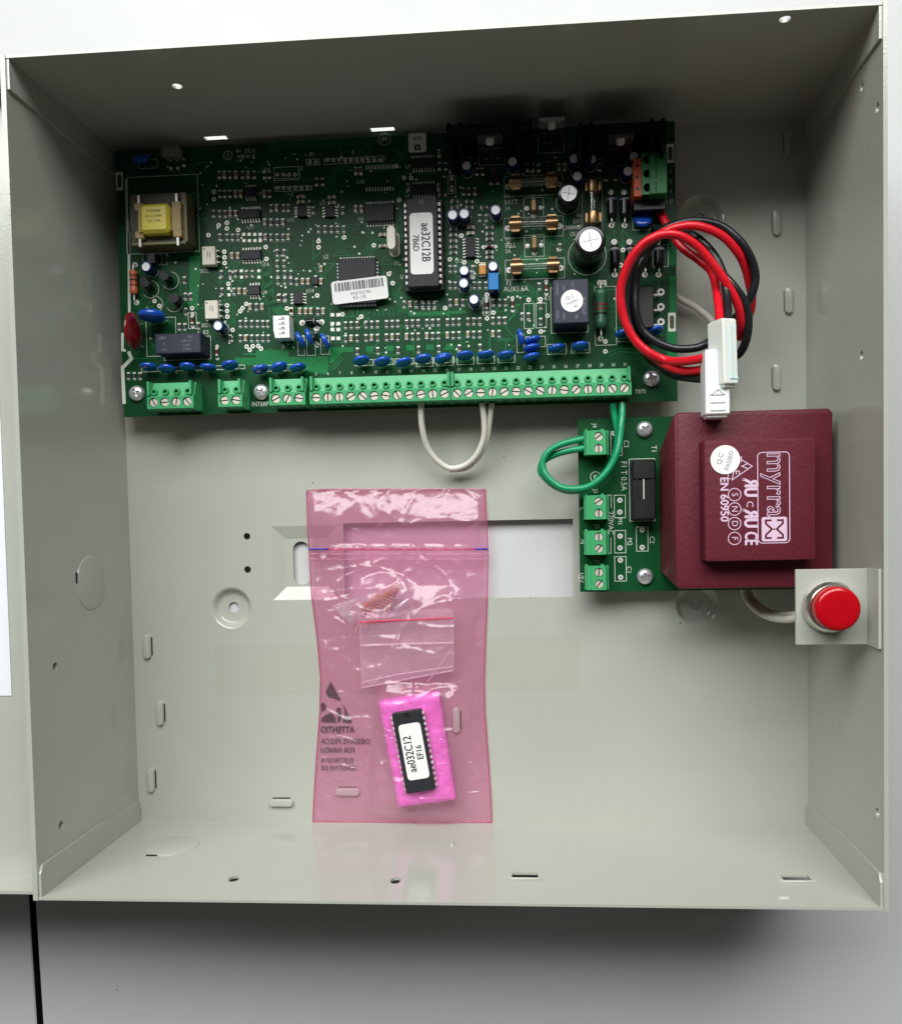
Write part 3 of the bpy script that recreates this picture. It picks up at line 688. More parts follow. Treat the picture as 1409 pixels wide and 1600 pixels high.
bigdc = disc_cap(5.9, 4.6, 2.0).mesh('disc_capacitor', ['blue_epoxy', 'tin'], 60); p = zp(5, 350, 462, ZB + 10); put('varistor', bigdc, main, (p.x, p.y + 1, ZB), 0, rx=math.radians(-6))
rd = disc_cap(3.9, 3.2, 1.0).mesh('disc_capacitor', ['blue_epoxy', 'tin'], 60)
p = zp(4, 1040, 1112, ZB + 4); put('disc_capacitor', rd, main, (p.x, p.y + 3.2, ZB), 0, rx=math.radians(62))
p = zp(1, 285, 290, ZB + 4); put('disc_capacitor', rd, main, (p.x, p.y + 1.5, ZB), 0, rx=math.radians(40))
# maroon film capacitor
b = MB(); b.ellipsoid((0, 0, 9.5), 2.4, 8.3, 8.0, 0, 18, 12); b.xf(lambda x, y, z: (x * (1.0 if y < 0 else .82), y, z))
for s_ in (-1, 1): b.tube([(0, s_ * 5, -.2), (0, s_ * 5, 5)], .35, 1, 6)
p = zp(5, 208, 560, ZB + 12); put('film_capacitor', b.mesh('film_capacitor', ['maroon_epoxy', 'tin'], 60), main, (p.x, p.y + 1, ZB))
# --- electrolytic capacitors: base centre on the board, sleeve, crimp, aluminium top
def elco(r, h_, n=24, vent=False):
    b = MB(); rt_ = r * .72
    b.lathe([(r * .96, 0.1), (r, .5), (r * .97, .9), (r, 1.4), (r, h_ - .35), (r * .92, h_ - .02), (rt_, h_ + .02), (rt_, h_ - .06), (0, h_ - .06)], n, mi=[0, 0, 0, 0, 0, 0, 0, 1])
    if vent:
        for a in (0.6, 0.6 + math.pi / 2):
            c, s_ = math.cos(a), math.sin(a)
            b.ribbon([(-rt_ * .8 * c, -rt_ * .8 * s_), (rt_ * .8 * c, rt_ * .8 * s_)], .22, h_ - .045, 2)
    return b
e5 = elco(2.5, 7.0).mesh('electrolytic_capacitor', ['blue_sleeve', 'alu_top', 'ink_grey'], 50)
def EC(k, x, y, me, h_, r=2.65, ring=True):
    p = zp(k, x, y, ZB + h_); put('electrolytic_capacitor', me, main, (p.x, p.y, ZB), rnd.uniform(0, 6))
    if ring: silk.circle(p.x, p.y, r, ZS)
for x, y in [(637, 697), (1060, 660), (510, 1150), (617, 1140), (905, 1105)]: EC(3, x, y, e5, 7)
for x, y in [(432, 608), (585, 613), (460, 762), (957, 585), (905, 717)]: EC(4, x, y, e5, 7)
for x, y in [(457, 582), (452, 722), (565, 900), (775, 535)]: EC(7, x, y, e5, 7)
EC(5, 320, 78, e5, 7); EC(5, 848, 512, e5, 7)
e9 = elco(4.6, 11, 30, True).mesh('electrolytic_capacitor', ['black_gloss', 'alu_top', 'ink_grey'], 50); EC(4, 385, 912, e9, 11, 5)
e12 = elco(6.3, 21, 36, True).mesh('electrolytic_capacitor', ['black_gloss', 'alu_top', 'ink_grey'], 50); EC(8, 690, 366, e12, 21, 8.2)
# --- axial parts: resistors and rectifier diodes
def axial(L, r, mats, bands, half, waist=True, z=None):
    b = MB(); z = z or r + .3; k = L / 2
    prof = [(0, -k), (r * .75, -k), (r, -k + r * .35), (r, -k + L * .16)] + ([(r * .88, -k + L * .24), (r * .88, k - L * .24)] if waist else []) + [(r, k - L * .16), (r, k - r * .35), (r * .75, k), (0, k)]
    b.lathe(prof, 16, 0, 0, 0, z, 'y')
    for y, w, m in bands: b.lathe([(r * (.9 if waist else 1) + .06, y - w / 2), (r * (.9 if waist else 1) + .06, y + w / 2)], 16, m, 0, 0, z, 'y')
    for s_ in (-1, 1): b.tube([(0, s_ * k * .95, z), (0, s_ * (half - .8), z), (0, s_ * half, z - .8), (0, s_ * half, -.2)], .38, len(mats) - 1, 8)
    return b.mesh('axial', mats, 40)
diode = axial(9.0, 2.1, ['black_gloss', 'ink_grey', 'tin'], [(2.9, .9, 1)], 7.0, False)
def AX(name, me, k, x, y, half, z=2.5, rz=0):
    p = zp(k, x, y, ZB + z); put(name, me, main, (p.x, p.y, ZB), rz)
    for s_ in (-1, 1): via(p.x - math.sin(rz) * s_ * half, p.y + math.cos(rz) * s_ * half, 1.25, .45)
for x, y in [(852, 112), (951, 112), (876, 490), (992, 490), (1108, 490), (1212, 490)]: AX('rectifier_diode', diode, 8, x, y, 7.0)
gr = axial(16.5, 2.9, ['green_resistor', 'band_red', 'band_black', 'band_gold', 'tin'], [(1.6, .8, 1), (-.2, .8, 1), (-2.2, .8, 2), (-6.2, 1.2, 3)], 12, True)
AX('power_resistor', gr, 8, 772, 880, 12.0, 5)
orr = axial(10.4, 1.85, ['orange_resistor', 'band_black', 'band_red', 'tin'], [(3.0, .7, 1), (.9, .8, 1), (-1.4, .7, 2), (-3.4, .7, 1)], 8.4, True)
AX('axial_resistor', orr, 5, 225, 190, 8.4, 3)
melf = axial(4.8, 1.35, ['black_gloss', 'ink_grey', 'tin'], [(-1.5, .5, 1)], 4.4, False); AX('small_diode', melf, 6, 405, 482, 4.4, 1.5, math.pi / 2)
melf2 = axial(4.2, 1.0, ['black_gloss', 'ink_grey', 'tin'], [(1.3, .5, 1)], 3.4, False); AX('small_diode', melf2, 6, 437, 585, 3.6, 2.2)
gd = MB(); gd.lathe([(0, -1.7), (.7, -1.7), (.7, -1.0), (.62, -.95), (.62, .95), (.7, 1.0), (.7, 1.7), (0, 1.7)], 12, 0, 0, 0, .75, 'y', mi=[1, 1, 1, 0, 1, 1, 1]); gd.lathe([(.66, .4), (.66, .8)], 12, 2, 0, 0, .75, 'y')
gdm = gd.mesh('glass_diode', ['band_red', 'tin', 'band_black'], 40)
for k, x, y, a in [(5, 660, 470, 0), (5, 840, 705, 0), (7, 705, 965, 0), (7, 990, 950, 0), (7, 1362, 765, 0), (7, 735, 316, math.pi / 2), (3, 502, 860, 0)]:
    p = zp(k, x, y, ZB + .8); put('glass_diode', gdm, main, (p.x, p.y, ZB + .03), a)
    via(p.x + (2.7 if a else 0), p.y + (0 if a else 2.7), .8, .3); via(p.x - (2.7 if a else 0), p.y - (0 if a else 2.7), .8, .3)
# --- small transistors (round back, flat front)
def to92():
    b = MB(); pts = [(2.3 * math.cos(a), 2.3 * math.sin(a)) for a in [math.radians(-35 + 250 * i / 14) for i in range(15)]]
    b.prism(pts, 1.6, 6.4)
    for i in (-1, 0, 1): b.tube([(i * 1.27, 0, -.1), (i * 1.27, 0, 2)], .25, 1, 6)
    return b.mesh('transistor', ['ic_black', 'tin'], 40)
t92 = to92()
for x, y, a, cx, cy in [(455, 140, 2.4, 500, 180), (315, 190, 2.2, 355, 245), (525, 305, math.pi, 528, 345), (365, 15, math.pi / 2, 380, 20)]:
    p = zp(5, x, y, ZB + 6); put('transistor', t92, main, (p.x, p.y, ZB), a)
    q = BP(5, cx, cy); silk.circle(q.x, q.y, 3.9, ZS, a0=-2.6, a1=1.4)
q = BP(5, 385, 355); silk.circle(q.x, q.y, 3.7, ZS, a0=-2.9, a1=1.8); via(q.x, q.y + 1.5, 1, .4); via(q.x + 2.2, q.y - .8, 1, .4)
def blackbox(k, x, y, w, h_, z, name, pins=()):
    b = MB(); b.box(-w / 2, w / 2, -h_ / 2, h_ / 2, .1, z, 0, .2)
    for px_, py_, pw, ph in pins: b.box(px_ - pw / 2, px_ + pw / 2, py_ - ph / 2, py_ + ph / 2, .02, .35, 1)
    p = zp(k, x, y, ZB + z); put(name, b.mesh(name, ['ic_black', 'tin'], 30), main, (p.x, p.y, ZB))
blackbox(6, 433, 180, 2.8, 3.4, 1.6, 'transistor_chip', [(0, 2.0, 1.2, 1.2), (0, -2.0, 1.2, 1.2)])
blackbox(3, 890, 785, 4.6, 5.0, 2.2, 'transistor_chip', [(-1.4, -2.9, 1.6, 1.0), (1.4, -2.9, 1.6, 1.0), (0, 2.9, 3.4, .9)])
blackbox(4, 195, 675, 3.4, 3.6, 1.8, 'transistor_chip', [(0, 2.2, 1, 1), (1, -2.2, 1, 1)])
blackbox(4, 760, 700, 6.2, 6.4, 2.3, 'transistor_chip', [(-2.2, -3.8, 1.6, 1.0), (1.8, -3.8, 1.6, 1.0), (-2, 3.6, .9, .9), (1.6, 3.6, .9, .9)])
b = MB(); b.box(-1.55, 1.55, -2.4, 2.4, .1, 2.3, 0, .25); b.box(-1.2, 1.2, 2.3, 3.0, .02, 1.2, 1); b.box(-1.2, 1.2, -3.0, -2.3, .02, 1.2, 1); b.box(-1.5, 1.5, 1.5, 2.0, 2.28, 2.33, 1)
p = zp(7, 660, 565, ZB + 2); mo = mat('tantalum_orange', hx(214, 142, 50), .45); put('tantalum_capacitor', b.mesh('tantalum_capacitor', ['tantalum_orange', 'tin'], 30), main, (p.x, p.y, ZB))
b = MB(); b.box(-2.25, 2.25, -3.6, 3.6, .2, 9.0, 0, .25); b.box(-2.1, 2.1, -3.62, -3.55, .3, 8.6, 1)
p = zp(7, 780, 700, ZB + 9); put('box_capacitor', b.mesh('box_capacitor', ['blue_box', 'blue_sleeve'], 30), main, (p.x, p.y, ZB))
# crystal can
b = MB(); b.prism(oblong(0, 0, 1.6, 5.0, True), .3, 3.3, 0); b.prism(oblong(0, 0, 2.0, 5.4, True), .05, .5, 0)
p = zp(2, 990, 895, ZB + 8); b2 = MB(); b2.prism(oblong(0, 0, 1.7, 4.9, True), 1.0, 11, 0); b2.prism(oblong(0, 0, 2.2, 5.4, True), .05, 1.0, 0)
p = zp(2, 990, 895, ZB + 11); put('crystal', b2.mesh('crystal', ['ceramic_white'], 40), main, (p.x, p.y, ZB))
# white pin header
p = zp(6, 190, 520, ZB + 8); b = MB()
b.prism([(-3.2, -4.6), (3.2, -4.6), (3.2, 5.0), (-3.9, 5.0), (-3.9, -1.2)], .2, 7.6, 0)
for i in range(4): b.box(-1.6, 1.4, -3.1 + i * 2.1, -2.75 + i * 2.1, 7.6, 7.66, 1); b.tube([(-1.2, -2.4 + i * 2.1, 7), (.9, -2.0 + i * 2.1, 8.2)], .22, 2, 6)
put('pin_header', b.mesh('pin_header', ['nylon_white', 'ink_grey', 'tin'], 30), main, (p.x, p.y, ZB), label='white four pin header')
# header with gold pins near the upper left corner
p = zp(1, 495, 262, ZB + 5); b = MB(); b.box(-4.0, 4.0, -2.0, 2.0, .1, 5, 0, .2)
for i in range(3):
    for j in range(2): b.box(-3.0 + i * 2.6 - .35, -3.0 + i * 2.6 + .35, -1.4 + j * 2.3, -.8 + j * 2.3, 5, 5.02, 1)
mat('header_grey', hx(128, 124, 112), .5); put('jumper_header', b.mesh('jumper_header', ['header_grey', 'black_deep'], 30), main, (p.x, p.y, ZB))
for x, y in ((503, 327), (553, 325), (505, 392), (555, 390)): q = BP(1, x, y); pad(q.x, q.y, 1.2, 1.2)
S_(1, [600], 350)
# --- relays
def relay(k, x0, x1, y0, y1, h_, name, marks):
    a = zp(k, x0, y1, ZB + h_); c = zp(k, x1, y0, ZB + h_); cx, cy = (a.x + c.x) / 2, (a.y + c.y) / 2; w, d = c.x - a.x, c.y - a.y
    b = MB(); b.box(-w / 2, w / 2, -d / 2, d / 2, .3, h_, 0, .35)
    for (t, size, tx, ty, rz) in marks: put_text(b, t, size, tx * w, ty * d, h_ + .03, rz, m=1)
    o = put(name, b.mesh(name, ['relay_black', 'ink_grey'], 30), main, (cx, cy, ZB)); silk.rect(cx - w / 2 - .6, cx + w / 2 + .6, cy - d / 2 - .8, cy + d / 2 + .6, ZS)
    return o, cx, cy
mat('relay_black', hx(38, 42, 58), .42, spec=.45)
relay(5, 390, 720, 560, 720, 10.5, 'relay', [('JZN', 1.7, -.33, .28, 0), ('RU', 1.5, .28, .3, 0), ('12VDC 1A', 1.1, .18, .1, 0), ('24VDC', 1.1, .2, -.1, 0), ('A', 1.6, -.3, 0, 0), ('9831', 1.1, -.3, -.3, 0), ('CHINA', 1.1, .2, -.3, 0)])
k1, kx, ky = relay(8, 410, 675, 655, 1000, 15, 'relay', [('DC12V', 1.5, .05, .3, -math.pi / 2), ('RUDOLF', 1.9, .36, -.12, -math.pi / 2), ('CHINA', 1.5, -.38, .28, -math.pi / 2), ('0V2A', 1.5, -.38, -.3, -math.pi / 2), ('10A', 1.5, -.2, .32, -math.pi / 2), ('UL', 1.7, .16, -.36, -math.pi / 2), ('CQC', 1.4, -.2, -.34, -math.pi / 2)])
def qc_sticker(parent, x, y, z, r, rz, lines, label):
    b = MB(); b.lathe([(r, 0), (r, .12), (0, .12)], 36)
    for t, size, dx, dy in lines: put_text(b, t, size, dx * math.cos(rz) - dy * math.sin(rz), dx * math.sin(rz) + dy * math.cos(rz), .15, rz, m=1)
    return put('round_sticker', b.mesh('round_sticker', ['label_white', 'ink_grey'], 0), parent, (x, y, z), label=label)
p = zp(8, 550, 826, ZB + 15.1); qc_sticker(k1, p.x, p.y, ZB + 15.06, 4.6, math.radians(20), [('Q.C', 2.1, -.2, 1.7), ('PASSED', 1.65, 0, -.6), ('46', 1.7, .6, -2.7)], 'white round QC PASSED 46 sticker')
# --- fuses in their clips
def fuse(k, xa, ya, xb, yb, vertical=False):
    a = zp(k, xa, ya, ZB + 6); c = zp(k, xb, yb, ZB + 6); mx_, my_ = (a.x + c.x) / 2, (a.y + c.y) / 2; L = (Vector((c.x, c.y)) - Vector((a.x, a.y))).length
    rz = math.pi / 2 if vertical else 0.0
    root = put('glass_fuse', None, main, (mx_, my_, ZB), rz)
    b = MB(); b.lathe([(2.3, -L / 2 - 1), (2.3, L / 2 + 1)], 18, 0, 0, 0, 4.2, 'x'); put('glass_tube', b.mesh('glass_tube', 'glass_tube', 60), root, (mx_, my_, ZB), rz)
    b = MB(); b.tube([(-L / 2, 0, 4.2), (L / 2, 0, 4.4)], .16, 0, 5); put('filament', b.mesh('filament', 'tin', 60), root, (mx_, my_, ZB), rz)
    for s_ in (-1, 1):
        b = MB(); x0, x1 = sorted((s_ * (L / 2 - 2.6), s_ * (L / 2 + 2.6)))
        b.lathe([(0, x0), (2.55, x0), (2.62, x0 + .3), (2.62, x1 - .3), (2.55, x1), (0, x1)], 20, 0, 0, 0, 4.2, 'x')
        for q in (-1, 1): b.box(x0 + .5, x1 - .5, *sorted((q * 2.4, q * 3.1)), 0, 5.6, 0, .15); b.box(x0 + .9, x1 - .9, *sorted((q * 2.9, q * 3.3)), 5.0, 5.6, 0)
        b.box(x0 + .5, x1 - .5, -2.4, 2.4, 0.1, .8, 0)
        put('fuse_clip', b.mesh('fuse_clip', 'brass' if k != 7 else 'nickel', 40), root, (mx_, my_, ZB), rz)
        d = Vector((math.cos(rz), math.sin(rz))); via(mx_ + s_ * d.x * (L / 2 + 3.4), my_ + s_ * d.y * (L / 2 + 3.4), 1.3, .4)
    hw = L / 2 + 5; hh = 4.3
    if vertical: hw, hh = hh, hw
    silk.rect(mx_ - hw, mx_ + hw, my_ - hh, my_ + hh, ZS)
fuse(0, 805, 283, 861, 280); fuse(0, 805, 348, 862, 347); fuse(0, 807, 415, 864, 413); fuse(0, 926, 290, 927, 339, True)
b = MB(); b.box(-1.3, 1.3, -2.6, 2.6, .2, 4.6, 0, .5)
for a, q in ((0, 3.2), (0, -3.2)): b.lathe([(1.2, 0), (1.1, .4), (0, .5)], 12, 1, 0, q, 0)
for q in (-2.9, 2.9): b.lathe([(1.1, 0), (1.0, .4), (0, .5)], 12, 1, q, 0, 0)
fm = b.mesh('spare_clip', ['brown_clip', 'tin'], 30) if False else None
mat('brown_clip', hx(134, 106, 76), .35, metal=.5); fm = b.mesh('fuse_post', ['brown_clip', 'tin'], 30)
for x, y in ((260, 112), (265, 398)):
    p = zp(8, x, y, ZB + 2); put('fuse_post', fm, main, (p.x, p.y, ZB)); silk.rect(p.x - 4.2, p.x + 4.2, p.y - 4.6, p.y + 4.6, ZS)
# --- heatsinks with their power transistors along the upper edge
def to220(parent, x, y, tab_mat):
    b = MB(); b.box(-5.1, 5.1, -3.2, 0, 4.5, 13.5, 0, .3); b.box(-5.1, 5.1, -1.2, .3, 13.4, 20.5, 1); b.lathe([(1.9, 0), (1.6, 1.6), (0, 1.9)], 14, 2, 0, 0, 0, 'y'); o = len(b.v) - 14 * 3
    for i in range(o, len(b.v)): q = b.v[i]; b.v[i] = (q[0], -1.2 - q[1], q[2] + 17.2)
    for i in (-1, 0, 1): b.box(i * 2.54 - .4, i * 2.54 + .4, -1.9, -1.3, 0, 4.6, 2)
    return put('power_transistor', b.mesh('power_transistor', ['black_plastic', tab_mat, 'tin'], 30), parent, (x, y, ZB))
mat('tab_dull', hx(120, 122, 128), .35, metal=.8); mat('tab_grey', hx(170, 172, 172), .4, metal=.7)
def heatsink(cx, w):
    y0 = zp(0, cx, 247, ZB).y; c = zp(0, cx, 205, ZB + 17); X = c.x
    b = MB(); hw = w / 2
    b.box(-hw, hw, 2.0, 4.2, .2, 25, 0)
    for s_ in (-1, 1):
        for t in (1.0, .74, .5): b.box(*sorted((s_ * hw * t, s_ * (hw * t - 1.5))), (-6 if t == 1 else -4 if t == .74 else 1.0), (7 if t > .7 else 6), .4, 21, 0)
    hs = put('heatsink', b.mesh('heatsink', 'heatsink_black', 30), main, (X, y0 - .5, ZB)); to220(hs, X, y0 + 1.4, 'tab_dull')
    silk.rect(X - 5.6, X + 5.6, y0 - 3, y0 + 1, ZS)
heatsink(765, 35); heatsink(969, 35)
p = zp(0, 862, 185, ZB + 20); t2 = to220(main, p.x, p.y, 'tab_grey'); silk.rect(p.x - 5.6, p.x + 5.6, p.y - 5.5, p.y + .6, ZS)
# bridge rectifier standing at the right
b = MB(); b.box(-5.5, 4.5, -9, 8.6, .5, 9, 0, .4)
for i in range(3): b.tube([(4.3, 6.2 - i * 6.4, 2.5), (7, 6.2 - i * 6.4, 2.5), (8.4, 6.2 - i * 6.4, 0)], .5, 1, 8)
p = zp(8, 1090, 870, ZB + 9); put('bridge_rectifier', b.mesh('bridge_rectifier', ['black_plastic', 'tin'], 30), main, (p.x, p.y, ZB))
for y in (760, 872, 986): q = BP(8, 1225, y); via(q.x, q.y, 1.6, .7)
# --- small yellow transformer
root = put('signal_transformer', None, main, (*zp(1, 410, 750, ZB).xy, ZB)); a = zp(1, 212, 950, ZB + 10); c = zp(1, 608, 562, ZB + 10)
b = MB(); b.box(a.x, c.x, a.y, a.y + 6, ZB + 1, ZB + 10, 0, .3); b.box(a.x, c.x, c.y - 6, c.y, ZB + 1, ZB + 10, 0, .3)
b.box(a.x, a.x + 5.5, a.y + 5.9, c.y - 5.9, ZB + 1, ZB + 9.97, 0); b.box(c.x - 7.6, c.x, a.y + 5.9, c.y - 5.9, ZB + 1, ZB + 9.97, 0)
b.box(c.x - 1.6, c.x + .5, a.y + .3, c.y - .3, ZB + .8, ZB + 10.3, 1); b.box(a.x + .3, c.x - .3, a.y - .5, a.y + .5, ZB + .8, ZB + 10.3, 1)
put('core', b.mesh('core', ['core_brown', 'core_edge'], 30), root, (0, 0, 0))
a = zp(1, 275, 865, ZB + 15); c = zp(1, 485, 640, ZB + 15); w, hgt = c.x - a.x, c.y - a.y
b = MB(); b.box(a.x, c.x, a.y, c.y, ZB + 2, ZB + 15, 0, 1.3)
for t, yy in (('E1200000', .74), ('RU E114401', .56), ('CLF 130K', .4)): put_text(b, t, 1.5, (a.x + c.x) / 2, a.y + hgt * yy, ZB + 15.05, math.pi if False else 0, m=1)
put('coil', b.mesh('coil', ['yellow_tape', 'ink_black'], 30), root, label='yellow taped coil with black print')
b = MB()
b.box(a.x - 1.3, a.x, a.y + 1, c.y - 1, ZB + 3, ZB + 13.2, 0)
put('bobbin', b.mesh('bobbin', ['bobbin_tan', 'tin'], 30), root); b = MB(); b.box(c.x, c.x + 4.2, a.y + 1.5, c.y - 1.5, ZB + 3, ZB + 12.5, 0)
put('bobbin', b.mesh('bobbin', ['bobbin_tan', 'tin'], 30), root)
for px_ in (a.x - 1.4, c.x + 2.4):
    b = MB(); b.box(px_ - .4, px_ + .4, a.y, c.y, ZB + 7, ZB + 12)
    for py_, s_ in ((c.y - .2, 1), (a.y + .2, -1)):
        b.box(px_ - 2.0, px_ + 2.0, py_ - 1.6, py_ + 1.6, ZB + 6, ZB + 12.4, 0, .3); b.box(px_ - .5, px_ + .5, *sorted((py_ + s_ * 1.4, py_ + s_ * 5)), ZB + 11.2, ZB + 12, 1)
    put('bobbin_pins', b.mesh('bobbin_pins', ['bobbin_tan', 'tin'], 30), root)
q0 = BP(1, 203, 1020); q1 = BP(1, 698, 433); silk.rect(q0.x, q1.x, q0.y, q1.y, ZS)
for y in (602, 690, 775, 838): q = BP(1, 635, y); via(q.x, q.y, 1.0, .4)

# --- screw terminals
def make_screw():
    b = MB(); r = 1.78; n = 9; w = .26
    b.disc(0, 0, r, -.35, 1, 20)
    for s_ in (-1, 1):
        a0 = math.asin(w / r); pts = [(r * math.cos(a0 + (math.pi - 2 * a0) * i / n), s_ * r * math.sin(a0 + (math.pi - 2 * a0) * i / n)) for i in range(n + 1)]
        if s_ < 0: pts = pts[::-1]
        b.prism(pts, -.35, .12, 0)
    return b.mesh('terminal_screw', ['screw_zinc', 'black_plastic'], 30)
TSC = make_screw()
ring = MB(); ring.lathe([(1.55, 0), (1.5, 1.3), (1.4, 1.45), (.85, 1.45), (.8, .1), (0, .1)], 16, mi=[0, 0, 0, 0, 1]); RING = ring.mesh('test_socket', ['terminal_green', 'black_deep'], 40)
def block(x0, n, y=38.3, pitch=5.08, parent=main, name='terminal_block', zb=ZB, M=None, label=None, endwall=True):
    # x0 = first pole centre
    b = MB(); xa, xb = x0 - pitch / 2 - .35, x0 + (n - .5) * pitch + .35
    yf, yd, yr = y - 2.9, y + 3.0, y + 9.2; zd, zr = zb + 10.6, zb + 9.3
    prof = [(yf, zb + .1), (yr, zb + .1), (yr, zr - 2.4), (yd + .2, zr), (yd, zd), (yf + .4, zd), (yf, zd - .6)]
    b.extr_x(prof, xa, xb, 0, True, skip=(4,))
    b.box(xa, x0 - pitch / 2, yf + .4, yd, zd - .5, zd, 0); b.box(x0 + (n - .5) * pitch, xb, yf + .4, yd, zd - .5, zd, 0)
    for i in range(n):
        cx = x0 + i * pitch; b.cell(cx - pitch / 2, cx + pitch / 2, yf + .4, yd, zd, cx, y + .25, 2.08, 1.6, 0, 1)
        b.box(cx - 1.5, cx + 1.3, yf - .02, yf + .3, zd - 1.5, zd - .75, 2); b.box(cx - 1.9, cx + 1.9, yf - .03, yf + .2, zb + 1.0, zb + 6.2, 1)
    if endwall:
        for xw in (xa + .5, xb - 1.5): b.extr_x([(yd - .1, zr - 1), (yr - .1, zr - 4), (yr + .15, zr - .6), (yr + .1, zd + .9), (yd + .3, zd + .9), (yd - .1, zd + .2)], xw, xw + 1.0, 0)
    o = put(name, b.mesh(name, ['terminal_green', 'terminal_dark', 'black_deep'], 30), parent, label=label)
    for i in range(n):
        cx = x0 + i * pitch
        put('terminal_screw', TSC, o, (cx, y + .25, zd - .65), rnd.choice([0, .1, .5, .9, 1.5, 2.2, 2.8]) + rnd.uniform(-.2, .2))
        t_ = 3.0; put('test_socket', RING, o, (cx, y + 4.9, zr - 2.4 * 1.7 / 6.0 - .1), 0, rx=math.radians(-0))
    return o
X0 = at(494, 622, 21.6).x
block(X0, 12); block(X0 + 12 * 5.085 + .3, 15)
xx = at(240, 628, 21.6).x; block(xx, 4); xx = at(351, 627, 21.6).x; block(xx, 2); xx = at(431, 623, 21.6).x; block(xx, 3)
# --- pluggable block at the right upper edge
p = zp(4, 1140, 730, ZB + 12); root = put('pluggable_terminal', None, main, (p.x, p.y, ZB))
a = zp(4, 1032, 922, ZB + 14); c = zp(4, 1250, 542, ZB + 14)
b = MB(); b.box(a.x + 3, c.x, a.y, c.y, ZB + .2, ZB + 14, 0, .3)
for i in range(3):
    yy = c.y - (c.y - a.y) * (.3 + .3 * i)
for i in range(3):
    y1 = c.y - (c.y - a.y) * i / 3; y0 = c.y - (c.y - a.y) * (i + 1) / 3; b.cell(a.x, a.x + 3.05 + 1.6, y0, y1, ZB + 13.6, a.x + 2.3, (y0 + y1) / 2, 1.75, 6, 0, 1)
    b.box(a.x + 5.6, a.x + 5.9, y0 + .4, y1 - .4, ZB + 14, ZB + 14.03, 1)
b.box(a.x, a.x + 3.05, a.y, c.y, ZB + .2, ZB + 7, 0)
b.box(a.x - .02, a.x + .3, a.y, c.y, ZB + 6, ZB + 13.58, 0)
put('socket_housing', b.mesh('socket_housing', ['plug_green', 'black_deep'], 30), root)
b = MB(); q = zp(4, 957, 942, ZB + 12); d = zp(4, 1020, 600, ZB + 12); b.box(q.x, d.x + .4, q.y, d.y, ZB + 1, ZB + 12, 0, .25)
for i in range(3): yy = q.y + (d.y - q.y) * (.2 + .3 * i); b.box(q.x + .8, q.x + 2.2, yy - .6, yy + .6, ZB + 12, ZB + 12.03, 1)
put('lever_strip', b.mesh('lever_strip', ['terminal_orange', 'band_black'], 30), root, label='orange lever strip')
b = MB(); b.box(q.x + .3, c.x + .2, a.y - 4.4, a.y - .1, ZB + .1, ZB + 8, 0, .3); put('header_base', b.mesh('header_base', 'black_plastic', 30), root)
# --- mounting screws
def pan_screw():
    b = MB(); b.lathe([(3.5, 0), (3.55, .7), (3.3, 1.5), (2.6, 2.15), (1.5, 2.5), (0, 2.6)], 28)
    for a in (0, math.pi / 2):
        o = len(b.v); b.box(-1.75, 1.75, -.36, .36, 1.9, 2.66, 1); c, s_ = math.cos(a + .5), math.sin(a + .5)
        b.xf(lambda x, y, z: (x * c - y * s_, x * s_ + y * c, z), o)
    return b
ps = pan_screw()
cm = MB(); cm.lathe([(0, 0), (3.5, 0), (3.55, .7), (3.3, 1.5), (2.6, 2.15), (1.5, 2.5), (0, 2.6)], 28)
cc = MB(); cc.prism([(-2, -.42), (-.42, -.42), (-.42, -2), (.42, -2), (.42, -.42), (2, -.42), (2, .42), (.42, .42), (.42, 2), (-.42, 2), (-.42, .42), (-2, .42)], 1.2, 4)
PS = cut(cm.mesh('s', 'steel', 0), cc, 'mounting_screw', 'steel')
for x, y, a in ((212, 614, .4), (407, 612, .9), (1018, 591, .2)):
    p = at(x, y, ZB + 2); put('mounting_screw', PS, main, (p.x, p.y, ZB), a)

# --- printed outlines and lettering
def SR(k, x0, x1, y0, y1, w=.22):
    a = BP(k, x0, y1); c = BP(k, x1, y0); silk.rect(a.x, c.x, a.y, c.y, ZS, w)
def ST(k, x, y, t, size=2.4, rz=0.0, bold=.0): p = BP(k, x, y); put_text(silk, t, size, p.x, p.y, ZS + .01, rz, sx=.85, bold=bold)
def SL(k, pts, w=.22): silk.ribbon([(BP(k, *q).x, BP(k, *q).y) for q in pts], w, ZS)
def SV(k, x0, x1, y, n, r=.85):
    for i in range(n): p = BP(k, x0 + (x1 - x0) * i / max(1, n - 1), y); via(p.x, p.y, r, .4)
SR(2, 372, 466, 322, 368); SV(2, 397, 440, 345, 2); SR(2, 502, 936, 300, 362); SV(2, 525, 912, 330, 10); SR(2, 135, 316, 376, 482); SL(2, [(140, 466), (312, 463)]); SV(2, 158, 287, 436, 4)
SR(2, 138, 410, 516, 562); SV(2, 160, 378, 534, 6)
SR(7, 668, 745, 880, 1075); SR(7, 1120, 1225, 945, 1222); SR(7, 1250, 1360, 940, 1215); SR(5, 635, 690, 412, 534); SR(3, 470, 535, 790, 955)
